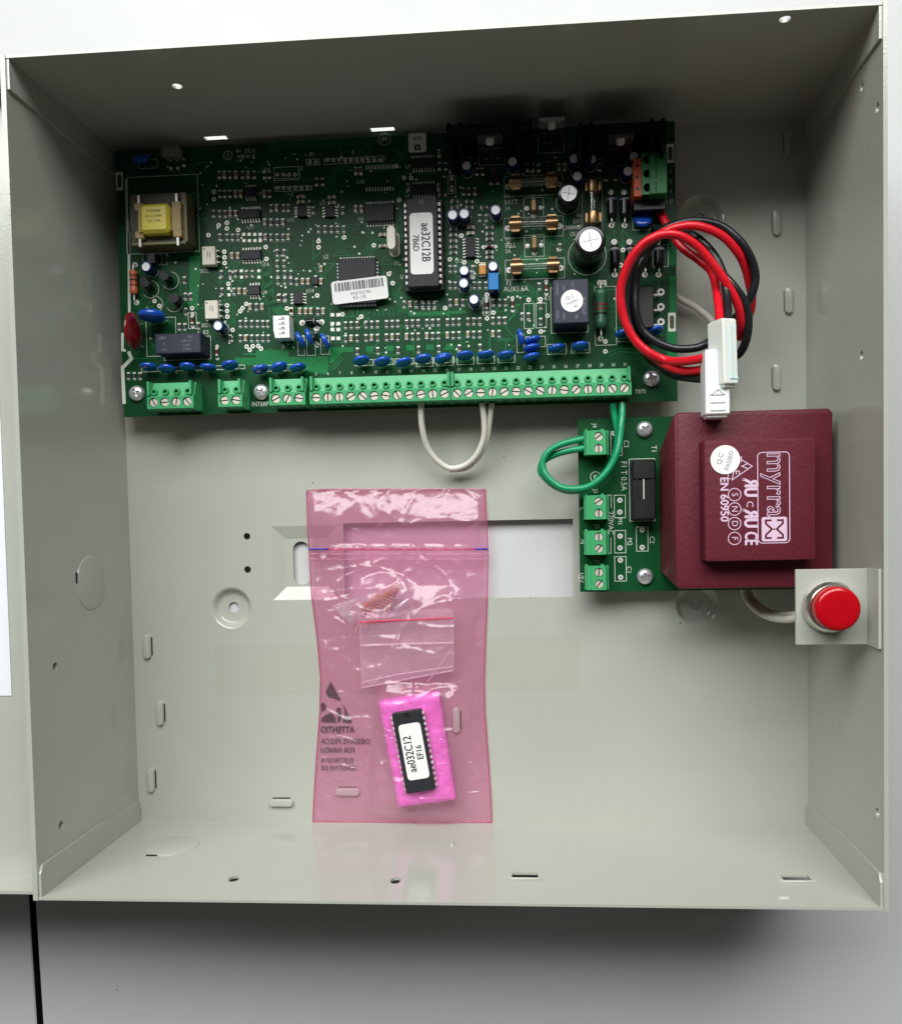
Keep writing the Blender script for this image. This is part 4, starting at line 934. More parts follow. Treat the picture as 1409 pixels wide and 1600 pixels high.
for k, x, y in [(7, 708, 850), (7, 710, 1110), (7, 1167, 905), (7, 1173, 1255), (7, 1297, 900), (7, 1300, 1255), (7, 1375, 1080), (5, 660, 383), (3, 497, 757), (8, 803, 1135), (8, 803, 1210), (8, 795, 685), (5, 957, 543), (5, 1057, 352), (5, 1030, 383), (5, 1013, 405), (5, 1060, 665), (5, 1105, 662), (5, 1145, 660), (5, 1083, 690), (5, 1165, 680), (5, 927, 205), (6, 228, 385), (6, 450, 290), (6, 635, 428), (6, 773, 445), (6, 1003, 200), (6, 975, 132), (2, 865, 955), (2, 460, 925), (2, 460, 970), (2, 647, 897), (2, 1050, 623), (2, 1030, 375), (2, 1087, 460), (2, 1138, 462), (1, 820, 562), (1, 820, 617), (1, 855, 808), (1, 915, 790), (1, 915, 832), (1, 998, 842), (1, 780, 880), (1, 1200, 968), (1, 1205, 1055), (7, 428, 200), (7, 300, 460), (7, 460, 492), (7, 600, 482), (7, 553, 655), (7, 250, 995), (7, 780, 1045), (8, 937, 440), (8, 920, 555)]:
    p = BP(k, x, y); via(p.x, p.y, 1.0, .4)
SR(8, 728, 882, 715, 1165); SR(8, 898, 1060, 1078, 1138); SR(8, 1012, 1160, 90, 292, .18); SR(8, 1165, 1278, 400, 570); SR(4, 960, 1245, 930, 1015, .18)
SR(5, 330, 538, 448, 738); SR(5, 300, 475, -20, 72, .18); SR(5, 290, 1045, 800, 852); SR(5, 1118, 1400, 796, 850); SR(6, 310, 355, 590, 730); SR(6, 376, 434, 590, 730); SR(6, 478, 536, 587, 722)
for i in range(5): SR(6, 727 + 148 * i, 860 + 148 * i, 760 - 5 * i, 806 - 5 * i)
for i in range(5): SR('A', 35 + 107 * i, 122 + 107 * i, 272 - 5 * i, 312 - 5 * i)
SR('A', 562, 596, 140, 238); SR('A', 608, 710, 152, 210); SR('A', 722, 820, 192, 248); SR('A', 848, 942, 185, 242)
SR(1, 270, 403, 322, 393, .18)
# wide isolation line at the left edge
SL(5, [(196, -180), (200, 415)], 1.2); SL(5, [(150, 565), (150, 690), (175, 695)], 1.2); SL(5, [(195, 700), (215, 755), (150, 820), (162, 1085)], 1.6); SL(1, [(178, 465), (192, 1020)], 1.2)
for k, x, y in ((1, 128, 485), (4, 1278, 562), (8, 1308, 988)):
    p = BP(k, x, y); pads.box(p.x - 1.6, p.x + 1.6, p.y - 4.0, p.y + 4.0, ZB, ZPA, 2); pads.prism(oblong(p.x, p.y, .95, 2.9, True), ZPA - .05, ZPA + .02, 3)
for k, x, y, t, s_ in [(1, 1085, 262, 'DC-2', 2.5), (1, 1055, 303, '94V0 26 10', 2.0), (1, 1000, 262, 'RU', 2.0), (1, 922, 294, 'S', 2.6), (2, 412, 288, 'JP1', 2.2), (2, 715, 270, 'J5', 2.2), (2, 336, 390, 'J3', 2.2), (2, 950, 318, '1', 2.2), (2, 325, 438, '1', 2.0), (2, 405, 535, '1', 2.0), (2, 268, 580, 'J1', 2.4), (2, 768, 492, 'U15', 2.4), (2, 1113, 380, 'U7', 2.4), (2, 770, 762, 'U6', 2.3), (2, 1112, 590, 'U5', 2.2), (2, 513, 1040, 'U2', 2.5), (2, 1032, 1090, 'Y1', 2.5), (2, 943, 178, 'JP9', 2.5), (2, 488, 648, 'U13', 2.0), (2, 255, 770, 'U12', 2.2), (1, 750, 1145, 'ISO2', 2.4), (1, 1090, 826, 'U17', 2.3), (1, 1200, 1095, 'U16', 2.3), (1, 1152, 575, 'U8', 2.0), (5, 1190, 270, 'U9', 2.5), (5, 763, 510, 'ISO1', 2.5), (5, 762, 560, 'K3', 2.6), (5, 1160, 1088, 'INTERF', 2.9), (6, 398, 257, 'U14', 2.4), (6, 1070, 155, 'U', 2.4), (3, 1012, 985, 'F1', 2.6), (3, 1045, 1035, 'BATT', 2.9), (3, 1015, 1092, '3A', 2.7), (7, 940, 245, 'F3', 2.6), (7, 967, 308, 'BELL', 2.8), (7, 940, 372, '3A', 2.6), (7, 950, 725, 'F2', 2.8), (7, 1027, 787, 'AUX1.6A', 3.2), (8, 603, 182, 'F4', 2.5), (8, 592, 224, 'EXT', 2.5), (8, 552, 270, 'CHARGE', 2.5), (8, 575, 320, 'OUT', 2.5), (7, 1372, 890, 'K1', 2.6), (7, 400, 480, 'U12', 2.3), (4, 1278, 720, '1', 2.6), (4, 1278, 810, '2', 2.6), (4, 1280, 900, '3', 2.6), (4, 1288, 988, 'J7', 2.4), (0, 1000, 612, 'TBTS', 2.4), (5, 1330, 665, 'J2', 2.2)]:
    ST(k, x, y, t, s_)
p = BP(1, 922, 294); silk.circle(p.x, p.y, 1.9, ZS)
p = BP(2, 943, 178); silk.circle(p.x, p.y, 2.6, ZS, .16)
for i in range(27):
    ST(0, 494 + 18.55 * i, 584.5 - i * .57, str(i + 5), 1.9)
put('silkscreen', silk.mesh('silkscreen', 'silk', 0), main, kind='stuff'); put('copper_traces', trace.mesh('copper_traces', 'pcb_trace', 0), main, kind='stuff')
for m_ in POURS: put('copper_pour', m_.mesh('copper_pour', 'pcb_pour', 0), main)
put('solder_pads', pads.mesh('solder_pads', ['tin', 'black_deep', 'silk', 'pcb_bare'], 0), main, kind='stuff')

# ------------------------------------------------------------------ power supply board
ZP = 10.0
ps_ = thing('power_board', 'small green mains power board carrying the maroon block transformer and four terminals', 'circuit board', (54.3, -48.5, 0))
QX0, QX1, QY0, QY1 = 54.3, 152.5, -48.6, 27.5
b = MB(); b.box(QX0, QX1, QY0, QY1, ZP - 1.6, ZP); b.m = [1, 0, 1, 1, 1, 1]
mat('pcb_psu', hx(10, 74, 37), 0.4, spec=0.25, var=0.18, vscale=2.5, bump=0.03, bscale=80)
put('board', b.mesh('board', ['pcb_psu', 'pcb_edge'], 0), ps_)
for p in ((83.5, 21.8), (83.8, -42)):
    so = MB(); so.lathe([(3.2, 0), (3.2, ZP - 1.65)], 12); put('standoff', so.mesh('standoff', 'nylon_white', 40), ps_, (p[0], p[1], 0))
sk = MB(); pd = MB()
def PP(x, y, z=ZP): return zp('P', x, y, z)
def pvia(x, y, r=1.15, hole=.4):
    p = PP(x, y); pd.circle(p.x, p.y, (r + hole) / 2, ZP + .09, r - hole, 0, 14); pd.disc(p.x, p.y, hole, ZP + .07, 1, 10)
def PR(x0, x1, y0, y1, w=.28): a = PP(x0, y1); c = PP(x1, y0); sk.rect(a.x, c.x, a.y, c.y, ZP + .06, w)
PR(648, 732, 768, 945); PR(650, 734, 1044, 1220); PR(652, 738, 1248, 1440); PR(820, 908, 1016, 1206); PR(768, 960, 482, 972); PR(622, 705, 268, 460)
for x, y in [(690, 808), (690, 900), (692, 1088), (692, 1180), (694, 1276), (696, 1410), (864, 1040), (864, 1176), (648, 285)]: pvia(x, y)
for x, y, t, s_ in [(492, 225, 'J4', 2.7), (738, 368, 'C3', 3.1), (955, 408, 'T1', 3.2), (720, 618, 'F1 T 0.5A', 3.6), (500, 738, 'J3', 2.7), (515, 1015, 'J2', 2.7), (512, 1292, 'J1', 2.7), (618, 985, '220VAC', 3.3), (690, 975, 'M1', 2.8), (765, 1132, 'M2', 3.0), (940, 1118, 'C2', 3.0), (760, 1352, 'C1', 3.0), (392, 876, 'L', 3.0), (400, 1132, 'N', 3.0), (395, 350, 'V', 2.6)]:
    p = PP(x, y); put_text(sk, t, s_, p.x, p.y, ZP + .07, -math.pi / 2, sx=.9)
sk.ribbon([(PP(590, 768).x, PP(590, 768).y), (PP(622, 768).x, PP(622, 768).y), (PP(622, 868).x, PP(622, 868).y)], .28, ZP + .06)
sk.ribbon([(PP(620, 1100).x, PP(620, 1100).y), (PP(620, 1222).x, PP(620, 1222).y), (PP(596, 1222).x, PP(596, 1222).y)], .28, ZP + .06)
p = PP(402, 1412); sk.circle(p.x, p.y, 1.9, ZP + .06, .25)
for i, w in enumerate((1.1, .75, .4)): sk.ribbon([(p.x - .5 + i * .55, p.y - w), (p.x - .5 + i * .55, p.y + w)], .22, ZP + .06)
sk.ribbon([(p.x - 1.7, p.y), (p.x - .5, p.y)], .22, ZP + .06)
p = PP(500, 625); sk.circle(p.x, p.y, 2.2, ZP + .06, .28); put_text(sk, 'K', 2.8, p.x, p.y, ZP + .07, 0)
put('silkscreen', sk.mesh('silkscreen', 'silk', 0), ps_, kind='stuff'); put('solder_pads', pd.mesh('solder_pads', ['tin', 'black_deep'], 0), ps_, kind='stuff')
for x, y, a in ((886, 252, .7), (890, 1405, .2)): p = PP(x, y, ZP + 2); put('mounting_screw', PS, ps_, (p.x, p.y, ZP), a)
def side_block(x0, x1, y0, y1):                    # two-pole block, wires enter from the left
    a = PP(x0, y1, ZP + 9.5); c = PP(x1, y0, ZP + 9.5); w = c.x - a.x; yc = (a.y + c.y) / 2; H = 9.6
    b = MB(); n = 2; hy = 5.15
    def ex(poly, ya, yb, m=0):                     # poly (x,z), extruded along y
        k_ = len(poly); v = [(x, ya, z) for x, z in poly] + [(x, yb, z) for x, z in poly]
        b.add(v, [tuple(range(k_)), tuple(range(2 * k_ - 1, k_ - 1, -1))] + [(i, i + k_, (i + 1) % k_ + k_, (i + 1) % k_) for i in range(k_)], m)
    ex([(0, .1), (0, H - 2.0), (1.0, H - .6), (2.6, H - .5), (2.6, .1)], -hy, hy)
    b.box(2.6, w - .02, -hy, hy, .1, H - 1.8, 0)
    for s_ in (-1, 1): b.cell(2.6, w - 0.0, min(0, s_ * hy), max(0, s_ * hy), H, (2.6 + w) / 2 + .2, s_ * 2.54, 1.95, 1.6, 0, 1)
    b.box(2.6, 2.9, -hy, hy, H - 1.85, H - .01, 0); b.box(w - .5, w, -hy, hy, H - 1.85, H - .01, 0)
    b.box(2.6, w, -hy, -hy + .35, H - 1.85, H - .01, 0); b.box(2.6, w, hy - .35, hy, H - 1.85, H - .01, 0); b.box(2.6, w, -.3, .3, H - 1.85, H - .02, 0)
    b.box(w, w + .45, -hy, hy, .1, H - .9, 1); b.box(w + .4, w + 1.4, -hy, hy, .1, H - 3.4, 0)
    for s_ in (-1, 1): b.box(w + .44, w + .5, s_ * 2.54 - .7, s_ * 2.54 + .7, H - 3.0, H - 1.6, 2); b.box(-.03, .02, s_ * 2.54 - 1.5, s_ * 2.54 + 1.5, 1.2, 5.2, 2)
    b.box(.4, 1.2, hy - .02, hy + .7, 1, H - 1.4, 0); b.box(w - 2, w - .8, hy - .02, hy + .7, 1, H - 1.4, 0)
    o = put('terminal_block', b.mesh('terminal_block', ['terminal_green', 'terminal_dark', 'black_deep'], 30), ps_, (a.x, yc, ZP))
    for s_ in (-1, 1): put('terminal_screw', TSC, o, (a.x + (2.6 + w) / 2 + .2, yc + s_ * 2.54, ZP + H - .7), rnd.choice([1.4, 1.55, .6, .9]))
    return a.x, yc
J4 = side_block(415, 580, 258, 455); side_block(415, 582, 768, 958); side_block(417, 582, 1045, 1235); side_block(422, 582, 1322, 1512)
# fuse holder
a = PP(792, 958, ZP + 10); c = PP(970, 490, ZP + 10); b = MB(); b.box(a.x, c.x, a.y, c.y, ZP + .1, ZP + 9.4, 0, .4)
a2 = PP(818, 806, ZP + 10); c2 = PP(950, 636, ZP + 10)
b.box(a.x + .5, c.x - .5, a.y + .5, a2.y, ZP + 9.3, ZP + 10.4, 0, .2); b.box(a.x + .5, c.x - .5, c2.y, c.y - .5, ZP + 9.3, ZP + 10.4, 0, .2)
b.box(a2.x, a2.x + .8, a2.y + .01, c2.y - .01, ZP + 9.3, ZP + 10.1, 0); b.box(c2.x - .8, c2.x, a2.y + .01, c2.y - .01, ZP + 9.3, ZP + 10.1, 0)
fh = put('fuse_holder', b.mesh('fuse_holder', ['black_plastic'], 30), ps_)
b = MB(); q = PP(877, 722, ZP + 10); b.box(q.x - .22, q.x + .22, a2.y + .3, c2.y - .3, ZP + 9.4, ZP + 10.0, 0); put('fuse_slot', b.mesh('fuse_slot', 'tin', 0), fh)
# block transformer
tf = put('transformer', None, ps_, (121, -10, ZP), label='maroon potted block transformer with raised printed top')
TX0, TX1, TY0, TY1, TZ1 = 90.2, 151.8, -45.3, 25.0, 44.0
b = MB(); c = 1.2
def rr(x0, x1, y0, y1, c, z): return [(x0 + c, y0, z), (x1 - c, y0, z), (x1, y0 + c, z), (x1, y1 - c, z), (x1 - c, y1, z), (x0 + c, y1, z), (x0, y1 - c, z), (x0, y0 + c, z)]
R_ = [rr(TX0 - .9, TX1 + .3, TY0 + 2.2, TY1 - 9, 3.2, ZP + .4), rr(TX0 - .9, TX1 + .3, TY0 + 1.6, TY1 - 7, 3.0, ZP + 12), rr(TX0, TX1, TY0, TY1, 1.6, TZ1 - 1.2), rr(TX0 + .5, TX1 - .5, TY0 + .5, TY1 - .5, 1.4, TZ1 - .3), rr(TX0 + 1.3, TX1 - 1.3, TY0 + 1.3, TY1 - 1.3, 1.2, TZ1)]
v = [q for r in R_ for q in r]; f = [tuple(range(7, -1, -1)), tuple(range(32, 40))]
for j in range(4): f += [(j * 8 + i, j * 8 + (i + 1) % 8, j * 8 + 8 + (i + 1) % 8, j * 8 + 8 + i) for i in range(8)]
b.add(v, f); put('case', b.mesh('case', 'transformer_maroon', 40), tf)
UX0, UX1, UY0, UY1, UZ = 100.3, 142.2, -33.9, 13.1, 52.5
b = MB(); R_ = [rr(UX0 - .3, UX1 + .3, UY0 - .3, UY1 + .3, .7, TZ1 - .05), rr(UX0, UX1, UY0, UY1, .7, UZ - .6), rr(UX0 + .25, UX1 - .25, UY0 + .25, UY1 - .25, .6, UZ - .1), rr(UX0 + .7, UX1 - .7, UY0 + .7, UY1 - .7, .5, UZ)]
v = [q for r in R_ for q in r]; f = [tuple(range(7, -1, -1)), tuple(range(24, 32))]
for j in range(3): f += [(j * 8 + i, j * 8 + (i + 1) % 8, j * 8 + 8 + (i + 1) % 8, j * 8 + 8 + i) for i in range(8)]
b.add(v, f); rtop = put('raised_top', b.mesh('raised_top', 'transformer_maroon', 40), tf)
def TT(x, y): return zp('T', x, y, UZ)
pr = MB(); ZI = UZ + .04; RV = -math.pi / 2
p = TT(893, 760); a = TT(785, 1062); c = TT(993, 452); pr.ribbon([((a.x + c.x) / 2 + x, (a.y + c.y) / 2 + y) for x, y in round_rect(c.x - a.x, c.y - a.y, 1.6)], .32, ZI, 0, True)
q = TT(897, 672); put_text(pr, 'myrra', 10.6, q.x + .3, q.y, ZI, RV, fit=24.4, outline=.2)
p = TT(893, 968)
o_ = len(pr.v); rect_ = round_rect(9.6, 9.4, .8); pr.flat([(p.x + x, p.y + y) for x, y in rect_], ZI)
mk = MB()
def sig(sx): return [(p.x + sx * x, p.y + y) for x, y in [(.6, 3.3), (4.0, 3.3), (4.0, 2.5), (3.9, 2.5)]]
for s_ in (-1, 1):                                   # paired angular strokes of the emblem
    mk.ribbon([(p.x + 1.0 * s_, p.y + 3.4), (p.x + 3.2 * s_, p.y + 3.4), (p.x + 3.2 * s_, p.y + 2.2), (p.x + .9 * s_ , p.y), (p.x + 3.2 * s_, p.y - 2.2), (p.x + 3.2 * s_, p.y - 3.4), (p.x + 1.0 * s_, p.y - 3.4)], .75, ZI + .03)
mk.disc(p.x, p.y, .35, ZI + .03)
q = TT(558, 770); put_text(pr, 'EN 60950', 4.4, q.x, q.y, ZI, RV, bold=.12, fit=16.8)
for y, t in ((738, 'S'), (834, 'N'), (931, 'D'), (1030, 'F')):
    q = TT(628, y); pr.circle(q.x, q.y, 2.4, ZI, .32); put_text(pr, t, 3.3, q.x, q.y, ZI, RV)
for y in (662, 868): q = TT(735, y); put_text(pr, 'R', 7.2, q.x, q.y, ZI, RV, bold=.3, fit=3.0, mirror=True)
for y in (722, 928): q = TT(733, y); put_text(pr, 'U', 7.2, q.x, q.y, ZI, RV, bold=.3, fit=3.0)
for x, y, t, s_ in [(728, 802, 'C', 3.6), (690, 638, 'o', 2.2), (690, 840, 'o', 2.2)]: q = TT(x, y); put_text(pr, t, s_, q.x, q.y, ZI, RV)
q = TT(735, 1030); put_text(pr, 'CE', 6.9, q.x, q.y, ZI, RV, bold=.2, fit=4.8)
# triangular approval mark, half under the sticker
tp = [TT(745, 548), TT(640, 485), TT(612, 640)]; pr.ribbon([(t.x, t.y) for t in tp], .34, ZI, 0, True)
for x, y, t in [(690, 548, 'V'), (636, 590, 'E'), (650, 505, 'D')]: q = TT(x, y); put_text(pr, t, 3.9, q.x, q.y, ZI + .01, RV)
pr.ribbon([(TT(585, 600).x, TT(585, 600).y), (TT(585, 632).x, TT(585, 632).y), (TT(606, 632).x, TT(606, 632).y)], .3, ZI)
put('printed_marks', pr.mesh('printed_marks', 'ink_lilac', 0), rtop, kind='stuff'); put('printed_emblem', mk.mesh('printed_emblem', 'transformer_maroon', 0), rtop)
q = TT(565, 505); qc_sticker(rtop, q.x, q.y, UZ + .1, 5.6, math.radians(75), [('Q.C', 2.6, -.1, 1.9), ('PASSED', 2.3, 0, -1.6)], 'white round QC PASSED sticker on maroon top')
# faded side print
pr = MB()
for i in range(14):
    yy = 5 - i * 2.4 if i < 6 else -9 - (i - 6) * 3.4
    zz = 30
for i, t in enumerate(['M 44237', '230V 50/60Hz 18V 1.7A', 'T40/B 44-4005']):
    v_, f_ = text_geo(t, 2.6); out = []
    for x, y, d in v_: out.append((TX0 - .62 + .0 * i, -8 - x, 36 - i * 5 - 0 + y * 1.0))
    pr.add([(TX0 - .75 + (q[2] - 22) * .028 - .14, q[1], q[2]) for q in out], f_)
mat('ink_faded', hx(128, 84, 90), .6); put('side_print', pr.mesh('side_print', 'ink_faded', 0), tf, kind='stuff')

# ------------------------------------------------------------------ wires
def wire(name, mats, pts, r, parent, n=8, label=None, cat=None):
    b = MB(); cp = [q + Vector((noise.noise(q * .07), noise.noise(q * .07 + Vector((9, 1, 2))), 0)) * .35 for q in catmull(pts, n)]; b.tube(cp, r, 0, 12); return put(name, b.mesh(name, mats, 60), parent, label=label, cat=cat)
def W(*pts): return [zp('W', x, y, z) for x, y, z in pts]
lead1 = thing('battery_lead', 'red and black battery lead ending in the translucent upper plug', 'wire', at(1035, 330, ZB))
lead2 = thing('battery_lead', 'red and black lead coiled over the board edge, ending in the white lower plug', 'wire', at(1035, 345, ZB))
RW = 1.75
wire('red_wire', 'red_insulation', W((380, 112, 12), (430, 215, 15), (520, 358, 18), (640, 450, 21), (722, 530, 25), (755, 650, 31), (778, 880, 47)), RW, lead1)
wire('red_wire', 'red_insulation', W((690, 1085, 49), (560, 1110, 42), (430, 1110, 32), (300, 1055, 32), (200, 950, 32), (135, 800, 33), (122, 640, 35), (165, 490, 38), (250, 365, 41), (340, 300, 43), (430, 278, 43), (530, 300, 42), (640, 372, 40), (740, 490, 38), (830, 620, 36), (890, 740, 34), (912, 870, 30), (900, 960, 24)), RW, lead2)
wire('red_wire', 'red_insulation', W((690, 1165, 46), (560, 1178, 38), (450, 1150, 32), (330, 1085, 26), (230, 990, 26), (150, 840, 27), (128, 660, 28), (165, 510, 30), (260, 365, 33), (390, 275, 36), (510, 230, 38), (640, 225, 38), (780, 282, 36), (880, 385, 33), (940, 490, 29), (968, 600, 25), (985, 700, 21), (970, 800, 18), (920, 880, 14)), RW, lead2)
wire('black_wire', 'black_insulation', W((690, 1232, 45), (560, 1222, 34), (450, 1190, 21), (340, 1115, 19), (240, 1000, 19), (185, 840, 19), (180, 650, 20), (215, 480, 23), (300, 345, 27), (400, 252, 31), (520, 205, 34), (640, 192, 34), (780, 225, 33), (895, 315, 33), (975, 430, 32), (1008, 550, 30), (985, 670, 28), (930, 760, 25), (860, 850, 20)), RW, lead2)
wire('black_wire', 'black_insulation', W((345, 232, 12), (420, 268, 16), (520, 268, 21), (600, 288, 25), (690, 358, 28), (760, 460, 31), (800, 560, 34), (820, 690, 37), (828, 880, 47)), RW, lead1)
wire('black_wire', 'black_insulation', W((745, 950, 20), (680, 1000, 22), (600, 1028, 22), (470, 1030, 21), (350, 978, 21), (262, 895, 21), (222, 770, 22), (225, 600, 22), (270, 440, 24), (350, 320, 22), (380, 260, 14)), RW, lead2)
wire('black_wire', 'black_insulation', W((780, 530, 33), (860, 615, 34), (930, 720, 33), (958, 840, 31), (950, 960, 28), (905, 1060, 24), (820, 1100, 20)), RW, lead2)
def housing(parent, quad, zt, mats, label, latch=False, tilt=0.0):
    # quad: four photo corners (upper left, upper right, lower right, lower left) of the top face at height zt
    P = [zp('W', x, y, zt) for x, y in quad]; b = MB()
    d = (P[3] - P[0]).normalized(); w = (P[1] - P[0]).normalized(); L = (P[3] - P[0]).length; Wd = (P[1] - P[0]).length
    hgt = 9.5; ang_ = math.atan2(d.x, -d.y)
    b.box(0, Wd, -L, 0, -hgt, 0, 0, .5)
    b.box(Wd * .08, Wd * .92, -L - 1.0, -L + .05, -hgt + 1, -1.2, 0, .3)
    b.box(.4, Wd * .48, -.3, .3, -hgt + 1, -1, 0); b.box(Wd * .53, Wd - .4, -.3, .3, -hgt + 1, -1, 0)
    if latch:
        for i in range(3): b.box(Wd * .18, Wd * .8, -L * .70 - i * 3.0, -L * .70 - i * 3.0 + 1.6, -.1, .4, 0, .15)
        b.tube([(Wd * .25, -L * .68, 0), (Wd * .5, -L * .6, .3), (Wd * .72, -L * .68, 0)], .6, 0, 8)
    else: b.box(Wd * .5, Wd * .5 + .5, -L + 2, -2, -.05, .35, 0); b.box(Wd * .4, Wd * .95, -L + 2.0, -L + 2.6, -.1, .3, 0)
    return put('plug_housing', b.mesh('plug_housing', mats, 30), parent, P[0], ang_, ry=tilt, label=label)
housing(lead1, [(793, 830), (905, 845), (935, 1262), (808, 1262)], 58, 'nylon_clear', 'translucent two way plug housing', tilt=.42)
housing(lead2, [(678, 1040), (840, 1035), (850, 1455), (682, 1465)], 54.5, 'nylon_white', 'white two way plug housing with ribbed latch', True)
# white jumper loop below the long terminal strip
wl = thing('jumper_wire', 'white wire loop hanging below the long terminal strip', 'wire', at(700, 690, 5))
def A_(*pts): return [zp('A', x, y, z) for x, y, z in pts]
wire('white_wire', 'white_insulation', A_((60, 500, 16), (60, 560, 15), (66, 640, 13), (90, 730, 10), (140, 800, 8), (210, 845, 7), (290, 830, 8), (350, 775, 10), (385, 690, 12), (390, 600, 14), (380, 500, 16)), 1.35, wl)
wire('white_wire', 'white_insulation', A_((210, 852, 4.5), (290, 845, 5), (350, 795, 7), (395, 715, 9.5), (415, 620, 12), (432, 500, 15)), 1.3, wl)
# green pair between the strip and the power board
gl = thing('jumper_wire', 'pair of green wires looping from terminal strip to power board', 'wire', at(900, 720, 12))
def P_(*pts): return [zp('P', x, y, z) for x, y, z in pts]
wire('green_wire', 'green_insulation', P_((712, 45, 16), (712, 110, 17), (705, 200, 19), (690, 320, 20), (668, 430, 21), (620, 540, 21), (540, 640, 21), (440, 705, 20), (330, 720, 19), (220, 700, 17), (130, 630, 16), (90, 540, 15), (110, 460, 15), (180, 395, 15), (290, 352, 15), (420, 325, 15)), 1.45, gl)
wire('green_wire', 'green_insulation', P_((638, 45, 16), (645, 120, 15), (660, 220, 15), (672, 320, 15), (655, 440, 16), (610, 545, 16), (530, 645, 16), (420, 715, 16), (300, 735, 15), (180, 695, 12.5), (95, 620, 12), (72, 570, 12), (90, 510, 12), (150, 465, 12.5), (260, 425, 13.5), (420, 400, 15)), 1.45, gl)

# ------------------------------------------------------------------ tamper switch on its bracket
tm = thing('tamper_switch', 'red push button tamper switch on a grey bracket at the right wall', 'switch', (150, -50, 70))
PZ = 73.0; a = at(1243, 1008, PZ); c = at(1361, 888, PZ)
b = MB(); b.box(a.x, IX - .1, a.y, c.y, PZ - 1.2, PZ, 0, .2)
b.box(IX - 1.4, IX - .15, a.y - .3, c.y + .3, PZ - .01, D - .8, 0, .2)
put('bracket', b.mesh('bracket', 'coat_grey', 30), tm)
p = at(1296, 948, PZ + 1); b = MB(); b.lathe([(9.7, 0), (9.75, .8), (9.5, 1.8), (8.6, 3.8), (7.9, 4.3), (7.7, 3.6), (0, 3.6)], 48)
put('collar', b.mesh('collar', 'nickel', 40), tm, (p.x, p.y, PZ))
b = MB(); b.lathe([(7.7, 0), (7.9, 5.4), (7.75, 6.3), (7.2, 6.9), (6.2, 7.15), (4, 7.25), (0, 7.25)], 48); put('button', b.mesh('button', 'red_button', 50), tm, (p.x, p.y, PZ + 3), label='red round push button')
b = MB(); b.lathe([(0, -24), (5.2, -24), (5.2, -1.25), (6.4, -1.25), (6.4, -4), (5.2, -4.2)], 24); put('switch_body', b.mesh('switch_body', 'black_plastic', 40), tm, (p.x, p.y, PZ))
cb = thing('switch_cable', 'white two core cable running from the tamper switch behind the transformer', 'cable', at(1200, 960, 5))
wire('cable_core', 'white_insulation', [at(1160, 905, 6), at(1163, 930, 8), at(1176, 948, 13), at(1195, 962, 19), at(1220, 968, 27), at(1245, 965, 38), at(1285, 950, 50)], 1.5, cb)
wire('cable_core', 'white_insulation', [at(1166, 905, 5), at(1170, 928, 6), at(1184, 945, 11), at(1203, 957, 16), at(1226, 961, 24), at(1250, 958, 36), at(1285, 946, 49)], 1.4, cb)
wire('cable_core', 'white_insulation', [at(1296, 840, 20), at(1305, 855, 24), at(1314, 872, 30), at(1318, 890, 38), at(1312, 915, 46), at(1298, 935, 50)], 1.3, cb)
wire('cable_core', 'white_insulation', [at(1040, 455, 6), at(1065, 468, 6), at(1090, 482, 7), at(1115, 507, 8), at(1128, 545, 7), at(1130, 600, 6), at(1125, 650, 5), at(1120, 700, 3)], 1.5, cb)

# ------------------------------------------------------------------ pink antistatic bag and what is in it
bag = thing('antistatic_bag', 'pink translucent antistatic zip bag lying against the lower wall', 'bag', (-30, -155, 0))
LE = [(478, 766), (480, 800), (482, 860), (486, 930), (495, 1000), (500, 1060), (499, 1110), (494, 1180), (490, 1240), (488, 1286)]
RE = [(757, 762), (759, 800), (762, 860), (761, 930), (758, 1000), (756, 1060), (757, 1110), (762, 1180), (766, 1240), (768, 1287)]
def edge(E_, t):
    y = 764 + (1286 - 764) * t
    for i in range(len(E_) - 1):
        if E_[i][1] <= y <= E_[i + 1][1] or i == len(E_) - 2:
            k_ = (y - E_[i][1]) / (E_[i + 1][1] - E_[i][1]); return E_[i][0] + (E_[i + 1][0] - E_[i][0]) * k_, y
FC = at(652, 1172, 8)                                   # centre of the foam block
def sstep(a, b_, x): t = max(0, min(1, (x - a) / (b_ - a))); return t * t * (3 - 2 * t)
